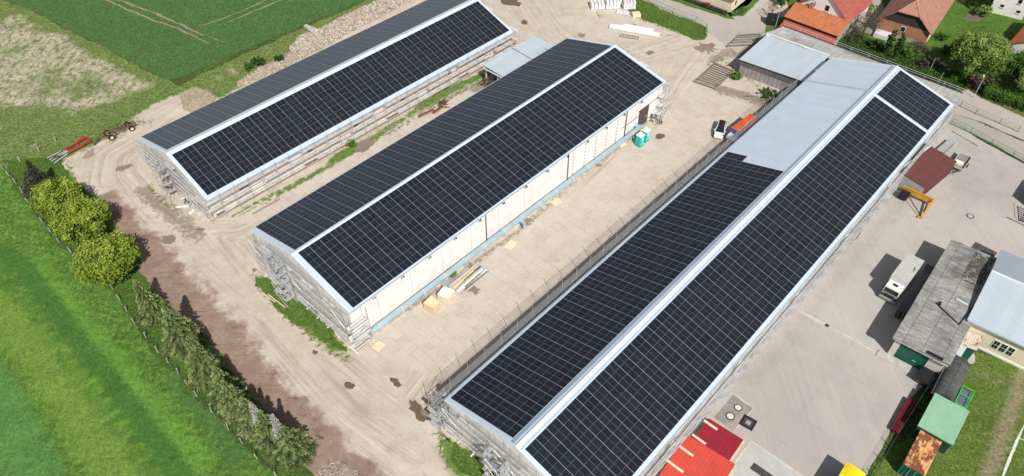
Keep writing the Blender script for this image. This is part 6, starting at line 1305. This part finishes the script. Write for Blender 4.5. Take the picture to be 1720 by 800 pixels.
m=MB();m.tube((c,yh,zr_+.03),(c,L,zr_+.03),.13);m.tube((c,yh,zr_+.03),(c-hx,-ov,zh+.05),.11);m.tube((c,yh,zr_+.03),(c+hx,-ov,zh+.05),.11);m.build('ridge_tiles',plain('ridge_tile',(.45,.20,.13),.8),root)
m=MB();m.box(0,W,0,.3,0.,ze-.1);m.build('wall',BRICK,root)
m=MB();m.box(0,.3,.302,L,0,ze-.15);m.box(W-.3,W,.302,L,0,ze-.15);m.build('wall',WALLC,root)
m=MB();P=[(0.05,ze-.098),(W-.05,ze-.098),(c+hx,zh-.14),(c-hx,zh-.14)];A=[(p[0],.0,p[1]) for p in P];B_=[(p[0],.25,p[1]) for p in P];m.face(A);m.face(B_[::-1])
for k in range(4): j=(k+1)%4;m.face([A[j],A[k],B_[k],B_[j]])
m.build('gable_boarding',plain('black_brown_boards',(.045,.04,.038),.8,0,.3,2,stripe=(0,.3,.5)),root)
m=MB();m.box(-.05,W+.05,-.06,-.002,0,.7);m.build('stone_plinth',plain('rubble_plinth',(.36,.31,.25),.9,0,.3,3),root)
m=MB();m.box(c-.5,c+.5,-.06,-.003,1.7,2.8);f_=m.build('window',WHITE,root);m=MB();m.box(c-.42,c+.42,-.08,-.062,1.78,2.72);m.build('pane',GLASS,f_)
# orange tiled low building with lower roof
zE,zR=2.9,4.6
RA=G(1327,1,zR);RB=G(1426.7,36.8,zR);EA=G(1316,28.5,zE);EB=G(1410,60.6,zE);LA=G(1314,45,1.5);LB=G(1399,70,1.5)
yw=atan2(-(RB-RA).y,(RB-RA).x);fr=Fr(EA.x,EA.y,yw);root=fr.root('outbuilding','low outbuilding with orange tiled roof, small brick chimney and dark clerestory','outbuilding')
ra,rb,ea,eb,la,lb_=[fr.w2l(v) for v in (RA,RB,EA,EB,LA,LB)];X1=(rb.x+eb.x)/2;yr=(ra.y+rb.y)/2;ye=(ea.y+eb.y)/2;yl=min((la.y+lb_.y)/2,ye-1.6)
OT=tilemat('orange_clay_tile',(.55,.19,.085),(.47,.145,.065),1,.36,.3)
m=MB();ff(m,[(0,ye,zE),(X1,ye,zE),(X1,yr,zR),(0,yr,zR)]);m.build('roof_slope',OT,root)
m=MB();ff(m,[(0,yr,zR),(X1,yr,zR),(X1,yr+2.2,zR-.9),(0,yr+2.2,zR-.9)]);m.build('roof_slope',OT,root)
m=MB();m.tube((0,yr,zR+.04),(X1,yr,zR+.04),.12);m.build('ridge_tiles',plain('ridge_tile',0),root)
m=MB();m.box(.3,X1-.3,ye+.5,ye+.7,0,zE-.0);m.build('clerestory',plain('dark_clerestory',(.06,.055,.05),.5,0,.4,1,stripe=(0,.9,.8)),root)
m=MB();ff(m,[(0.2,yl,1.35),(X1-.1,yl,1.35),(X1-.1,ye+.45,2.2),(.2,ye+.45,2.2)]);m.build('lower_roof',tilemat('red_clay_tile',(.42,.11,.07),(.36,.085,.055),1,.36,.3),root)
m=MB();m.box(.3,X1-.3,yl+.3,yl+.5,0,1.3);m.box(X1-.5,X1-.3,yl+.502,yr+1.9,0,1.3);m.box(.3,.5,yl+.502,yr+1.9,0,1.3)
A=[(X1-.3,ye+.4,1.302),(X1-.3,yr+1.9,1.302),(X1-.3,yr+1.9,zR-.95),(X1-.3,yr,zR-.15),(X1-.3,ye+.4,zE+.05)];B_=[(p[0]-.2,p[1],p[2]) for p in A];m.face(A);m.face(B_[::-1]);m.build('wall',plain('grey_brick_wall',(.36,.31,.26),.9,0,.25,3),root)
p=fr.g(1362,14,zR);m=MB();m.box(p.x-.35,p.x+.35,yr-.3,yr+.3,zR-.4,zR+1.3);ch=m.build('chimney',BRICK,root);m=MB();m.box(p.x-.42,p.x+.42,yr-.37,yr+.37,zR+1.302,zR+1.4);m.build('cap',CONC,ch)
# gabled houses
def gable_house(label,ax,ay,bx,by,L,ze,zr_,wall,tile,windows=(),ov=.4,name='house',side_windows=0,roofname='roof_slope',back=0,zbase=0):
    a=G(ax,ay);b=G(bx,by);yw=atan2(-(b-a).y,(b-a).x);fr=Fr(a.x,a.y,yw);root=fr.root(name,label,'house');W=(b-a).length;c=W/2;sl_=(zr_-ze)/c
    for s in (-1,1): m=MB();ff(m,[(c+s*(c+ov),-ov,ze-sl_*ov),(c+s*(c+ov),L+ov,ze-sl_*ov),(c,L+ov,zr_),(c,-ov,zr_)],.16);m.build('roof_slope',tile,root)
    m=MB();m.tube((c,-ov,zr_+.04),(c,L+ov,zr_+.04),.13);m.build('ridge_tiles',plain('ridge_tile',0),root)
    m=MB()
    for y0,y1 in ((0,.3),(L-.3,L)):
        P=[(0,0),(W,0),(W,ze-.17),(c,zr_-.18),(0,ze-.17)];A=[(p[0],y0,p[1]) for p in P];B_=[(p[0],y1,p[1]) for p in P];m.face(A);m.face(B_[::-1])
        for k in range(5): j=(k+1)%5;m.face([A[j],A[k],B_[k],B_[j]])
    m.box(0.002,.3,.302,L-.302,0,ze-.18);m.box(W-.3,W-.002,.302,L-.302,0,ze-.18);m.build('wall',wall,root)
    for (x,z,w,h) in windows:
        m=MB();m.box(x-w/2,x+w/2,-.06,-.003,z,z+h);f_=m.build('window',plain('window_frame_grey',(.45,.45,.45),.6),root);m=MB();m.box(x-w/2+.07,x+w/2-.07,-.085,-.062,z+.07,z+h-.07);m.build('pane',GLASS,f_);m=MB();m.box(x-w/2-.08,x+w/2+.08,-.16,-.003,z-.08,z-.004);m.build('sill',WHITE,f_)
    for k in range(side_windows):
        for s,xx in ((1,W),(-1,0)): y=2+k*2.8;m=MB();m.box(xx if s>0 else xx-.06,xx+.06 if s>0 else xx,y,y+1.1,1.2,2.5);f_=m.build('window',plain('window_frame_grey',0),root);m=MB();m.box(xx+.062 if s>0 else xx-.085,xx+.085 if s>0 else xx-.062,y+.08,y+1.02,1.28,2.42);m.build('pane',GLASS,f_)
    return fr,root,W
REDT=tilemat('dark_red_tile',(.42,.12,.09),(.34,.09,.07),0,.36,.3);REDT2=tilemat('bright_red_tile',(.56,.15,.07),(.50,.12,.06),0,.36,.3)
gable_house('white gabled house with dark red roof behind the orange tiled outbuilding',1332,36,1413,66,11,4.3,8.6,WALLW,REDT,[(3.2,4.6,.9,1.3),(6.3,4.6,.9,1.3),(4.7,1.3,1.,1.3)],side_windows=2)
gable_house('cream white house at the top right with small windows and grey downpipe',1660,20,1716,34,12,5.2,8.5,WALLC if 0 else WALLW,REDT,[(2.,1.6,.8,.7),(4.8,3.2,.8,1.),(5.4,1.2,.8,.7),(7.6,3.,1.,1.4)],side_windows=1)
# red roofed house on the right edge: eave towards the garden
zE=4.2;EA=G(1697,56,zE);RA=G(1722,0,6.5);BA=G(1690,92)
gable_house('house with bright red tiled roof over dark boarding at the right edge',1688,97,1790,132,14,3.6,6.8,WALLW,REDT2,[(3.,1.2,1.,1.1)],side_windows=2,ov=.6)
# yellow orange canopy
fr,w,l=rect((1413,29),(1431,35.5),(1441,26),(1424,18),2.4);root=fr.root('canopy','small orange yellow canopy at the corner of the white house','canopy');m=MB();m.box(-w/2,w/2,-l/2,l/2,2.34,2.42);m.build('roof',plain('orange_yellow_sheet',(.72,.40,.14),.6,0,.12,2),root)
for sx in (-1,1):
    for sy in (-1,1): m=MB();m.box(sx*(w/2-.1)-.05,sx*(w/2-.1)+.05,sy*(l/2-.1)-.05,sy*(l/2-.1)+.05,0,2.338);m.build('post',WOOD,root)
# corner house left of junction (cream side wall) and its garden
gable_house('cream house at the upper edge behind the black fence and red table',1226,22,1262,-8,16,3.2,5.6,WALLC,REDT,[(2.,1.,.8,1.2)],side_windows=0)
linefence('slat_fence','black slatted garden fence beside the road at the top of the picture','fence',[(1108,-12),(1148,1),(1186,15),(1219,27)],BLACK,1.3,([.2,.4,.6,.8,1.0,1.2],.07,BLACK,'slat'),.06,2.4)
def table(label,px,py,mt,seatm,rz,w=2.2,l=1.):
    x,y=gxy(px,py);root=thing('garden_table',label,'table',(x,y,0),rz);m=MB();m.box(-w/2,w/2,-l/2,l/2,.70,.75);m.build('tabletop',mt,root)
    for s in (-1,1):
        for q in (-1,1): m=MB();m.box(s*(w/2-.15)-.04,s*(w/2-.15)+.04,q*(l/2-.12)-.04,q*(l/2-.12)+.04,0,.698);m.build('leg',mt,root)
        m=MB();m.box(-w/2,w/2,s*(l/2+.5)-.18,s*(l/2+.5)+.18,.42,.46);m.box(-w/2+.2,-w/2+.28,s*(l/2+.5)-.15,s*(l/2+.5)+.15,0,.418);m.box(w/2-.28,w/2-.2,s*(l/2+.5)-.15,s*(l/2+.5)+.15,0,.418);m.build('bench',seatm,root)
table('red brown garden table with benches behind the black fence',1190,10,plain('red_brown_table',(.24,.05,.035),.6),plain('red_brown_table',0),.5,3.);
x,y=gxy(1211,9);root=thing('awning','white and red awning over the terrace behind the black fence','awning',(x,y,0),-.4);m=MB();m.hexa([(-1.9,-1.2,2.0),(1.9,-1.2,2.0),(1.9,1.4,2.5),(-1.9,1.4,2.5)],[(-1.9,-1.2,2.05),(1.9,-1.2,2.05),(1.9,1.4,2.55),(-1.9,1.4,2.55)]);m.build('fabric',WHITE,root);m=MB();m.box(-1.9,1.9,-1.45,-1.22,1.7,2.04);m.build('valance',REDP,root)
for s in (-1,1): m=MB();m.box(s*1.8-.04,s*1.8+.04,-1.15,-1.07,0,1.99);m.build('post',WHITE,root)
# garden vegetation
def hedge(label,pts,w,h,mat,n=260,ls=.22):
    W=[G(*p) for p in pts];o=W[0];root=thing('hedge',label,'hedge',(o.x,o.y,0));m=MB()
    for a,b in zip(W[:-1],W[1:]):
        a=a-o;b=b-o;d=b-a;L=d.length;d=d/L;nn=Vector((-d.y,d.x,0))
        for k in range(int(L*n*w*h*.30)):
            t=U(-.02,1.02);s=U(-1,1);z=h*U(.02,1)*(1+.12*sin(t*L*1.7));e=(abs(s)>.6 or z>h*.7)
            p=a+d*(t*L)+nn*(s*w/2*(1+.15*sin(t*L*2.3)))+Vector((0,0,z));leaf(m,p,ls*U(.7,1.4),(nn*s+Vector((0,0,.8))+rdir()*.7).normalized(),max(0,min(1,.15+.6*z/h+U(-.2,.2))))
    m.build('foliage',mat,root);m=MB()
    for a,b in zip(W[:-1],W[1:]): m.beam(a-o+Vector((0,0,h*.36)),b-o+Vector((0,0,h*.36)),w*.6,h*.68)
    m.build('branches',plain('hedge_core',(.02,.035,.012),.95,0,.3),root);return root
hedge('bright clipped hedge strip directly behind the grey lean-to',[(1402,72),(1440,86),(1490,105),(1545,126),(1605,152)],1.6,1.3,LF_HEDGE)
hedge('dark dense hedge along the road at the right edge',[(1650,158),(1680,168),(1722,182),(1790,210)],3.2,2.2,LF_HEDGE,200,.28)
hedge('bright green hedge at the cream house corner by the road',[(1226,27),(1240,24),(1251,17)],1.2,1.,LF_BRIGHT)
for px,py,lb in [(1485,96,'slim dark columnar conifer, left of the pair by the brick house'),(1500,103,'slim dark columnar conifer, right of the pair by the brick house')]:
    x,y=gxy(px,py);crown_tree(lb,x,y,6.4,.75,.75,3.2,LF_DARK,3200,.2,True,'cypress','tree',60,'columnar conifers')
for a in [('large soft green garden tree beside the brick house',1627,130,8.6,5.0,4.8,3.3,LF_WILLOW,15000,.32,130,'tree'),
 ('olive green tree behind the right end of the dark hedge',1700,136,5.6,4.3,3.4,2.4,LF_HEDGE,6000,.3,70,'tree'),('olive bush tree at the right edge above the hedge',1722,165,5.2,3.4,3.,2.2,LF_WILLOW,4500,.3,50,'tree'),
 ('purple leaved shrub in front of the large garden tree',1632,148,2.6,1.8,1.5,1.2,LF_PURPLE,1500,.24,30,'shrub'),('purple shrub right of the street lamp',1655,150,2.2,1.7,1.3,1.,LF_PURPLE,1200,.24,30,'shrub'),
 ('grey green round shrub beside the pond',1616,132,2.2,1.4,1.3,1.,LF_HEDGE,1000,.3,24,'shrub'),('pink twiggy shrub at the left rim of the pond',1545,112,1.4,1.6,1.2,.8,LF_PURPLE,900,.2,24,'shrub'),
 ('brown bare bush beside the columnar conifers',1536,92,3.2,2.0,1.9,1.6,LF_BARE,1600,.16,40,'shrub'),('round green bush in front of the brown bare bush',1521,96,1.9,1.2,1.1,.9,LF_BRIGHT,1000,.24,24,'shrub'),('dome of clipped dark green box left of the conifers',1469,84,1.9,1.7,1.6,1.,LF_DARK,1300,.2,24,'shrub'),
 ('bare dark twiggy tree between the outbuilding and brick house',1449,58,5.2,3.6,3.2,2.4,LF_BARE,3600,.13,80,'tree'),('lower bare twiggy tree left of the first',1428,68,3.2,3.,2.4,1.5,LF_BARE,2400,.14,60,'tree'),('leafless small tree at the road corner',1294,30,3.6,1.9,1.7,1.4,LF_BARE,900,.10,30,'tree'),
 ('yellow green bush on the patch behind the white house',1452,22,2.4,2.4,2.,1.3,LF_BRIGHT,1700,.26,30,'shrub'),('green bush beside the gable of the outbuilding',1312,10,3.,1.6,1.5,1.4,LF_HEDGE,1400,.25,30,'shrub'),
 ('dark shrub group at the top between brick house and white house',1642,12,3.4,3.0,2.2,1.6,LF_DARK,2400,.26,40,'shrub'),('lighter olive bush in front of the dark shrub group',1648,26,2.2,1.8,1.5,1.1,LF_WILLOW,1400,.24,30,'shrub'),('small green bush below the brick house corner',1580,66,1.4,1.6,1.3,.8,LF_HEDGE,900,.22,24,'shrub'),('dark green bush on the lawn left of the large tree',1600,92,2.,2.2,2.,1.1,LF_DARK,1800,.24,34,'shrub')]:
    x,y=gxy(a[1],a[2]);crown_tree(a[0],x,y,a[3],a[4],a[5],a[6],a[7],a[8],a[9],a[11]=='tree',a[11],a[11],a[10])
# pond
blob(1568,112,19,12,10,.35,plain('dark_pond_water',(.035,.03,.022),.25,0,.3,.6),'pond',.03,33,.12)
m=MB();W=[(1552,101),(1562,98),(1574,101),(1583,108),(1590,114),(1592,120),(1585,124)]
o=G(*W[0]);
for (px,py) in W:
    for k in range(5):
        p=G(px+U(-3,3),py+U(-2,2))-o;s=U(.15,.4);m.hexa([(p.x-s,p.y-s,0),(p.x+s,p.y-s*.8,0),(p.x+s,p.y+s,0),(p.x-s*.8,p.y+s,0)],[(p.x-s*.6,p.y-s*.5,s),(p.x+s*.7,p.y-s*.5,s*.9),(p.x+s*.5,p.y+s*.6,s),(p.x-s*.5,p.y+s*.6,s*1.1)])
ob=m.build('stones',plain('pale_pond_stone',(.42,.40,.37),.9,0,.25,3));ob.location=(o.x,o.y,0);tag(ob,'rim of pale stones around the dark garden pond','stones',None,'stuff')
x,y=gxy(1481,62);root=thing('cold_frame','small greenhouse frame of white squares beside the conifers','cold frame',(x,y,0),-.6);m=MB();m.box(-1.6,1.6,-1.1,1.1,0,.8);m.build('base',plain('greenhouse_glass_white',(.62,.62,.64),.3,0,.08,1,stripe=(0,.55,.5)),root);m=MB();[m.box(-1.6,1.6,-1.1+k*.55-.03,-1.1+k*.55+.03,.802,.84) for k in range(5)];m.build('glazing_bar',WHITE,root)
for px,py,lb in [(1573,146,'thin grey pole in the garden behind the lean-to'),(1560,122,'thin pale pole standing by the pond')]:
    x,y=gxy(px,py);root=thing('pole',lb,'pole',(x,y,0));m=MB();m.tube((0,0,0),(0,0,3.2),.05);m.build('shaft',STEEL,root);m=MB();m.tube((0,0,3.2),(0,0,3.28),.09);m.build('cap',DARKSTEEL,root)
# raised garden beds
sheet('garden_bed',[(1616,32),(1625,22),(1652,28),(1648,36),(1628,36)],.02,pavemat('bed_earth',(.15,.12,.10),(.2,.165,.14),jamt=0),amp=.1)
m=MB();m.tube((wr3+.95,-.5,4.75),(wr3+.95,100.5,4.75),.045,5);m.build('safety_cable',DARKSTEEL,r3)
# ================================================================== CAMERA, LIGHT
cam=bpy.data.cameras.new('camera');co=bpy.data.objects.new('camera',cam);COL.objects.link(co);SC.camera=co
M=Matrix([[_R[0],_U[0],-_F[0],0],[_R[1],_U[1],-_F[1],0],[_R[2],_U[2],-_F[2],HC],[0,0,0,1]]);co.matrix_world=M
cam.sensor_width=36;cam.lens=FP/1720*36;cam.shift_y=SY/1720;cam.clip_end=4000;cam.clip_start=1
w=bpy.data.worlds.new('World');SC.world=w;w.use_nodes=True;nt=w.node_tree;bg=nt.nodes['Background'];sky=nt.nodes.new('ShaderNodeTexSky');sky.sky_type='NISHITA';sky.sun_disc=False
SUNAZ=radians(161.);SUNEL=radians(45)   # compass-like: direction towards the sun, x=sin, y=cos
sky.sun_elevation=SUNEL;sky.sun_rotation=SUNAZ;sky.altitude=300;hs=nt.nodes.new('ShaderNodeHueSaturation');hs.inputs['Saturation'].default_value=.5;nt.links.new(sky.outputs[0],hs.inputs['Color']);nt.links.new(hs.outputs[0],bg.inputs[0]);bg.inputs[1].default_value=.085
sl=bpy.data.lights.new('sun','SUN');sl.energy=5.0;sl.angle=radians(.5);sl.color=(1,.955,.90);so=bpy.data.objects.new('sun',sl);COL.objects.link(so)
dv=Vector((sin(SUNAZ)*cos(SUNEL),cos(SUNAZ)*cos(SUNEL),sin(SUNEL)));so.rotation_euler=dv.to_track_quat('Z','Y').to_euler()
SC.view_settings.view_transform='Standard';SC.view_settings.look='None';SC.view_settings.exposure=0;SC.view_settings.gamma=1
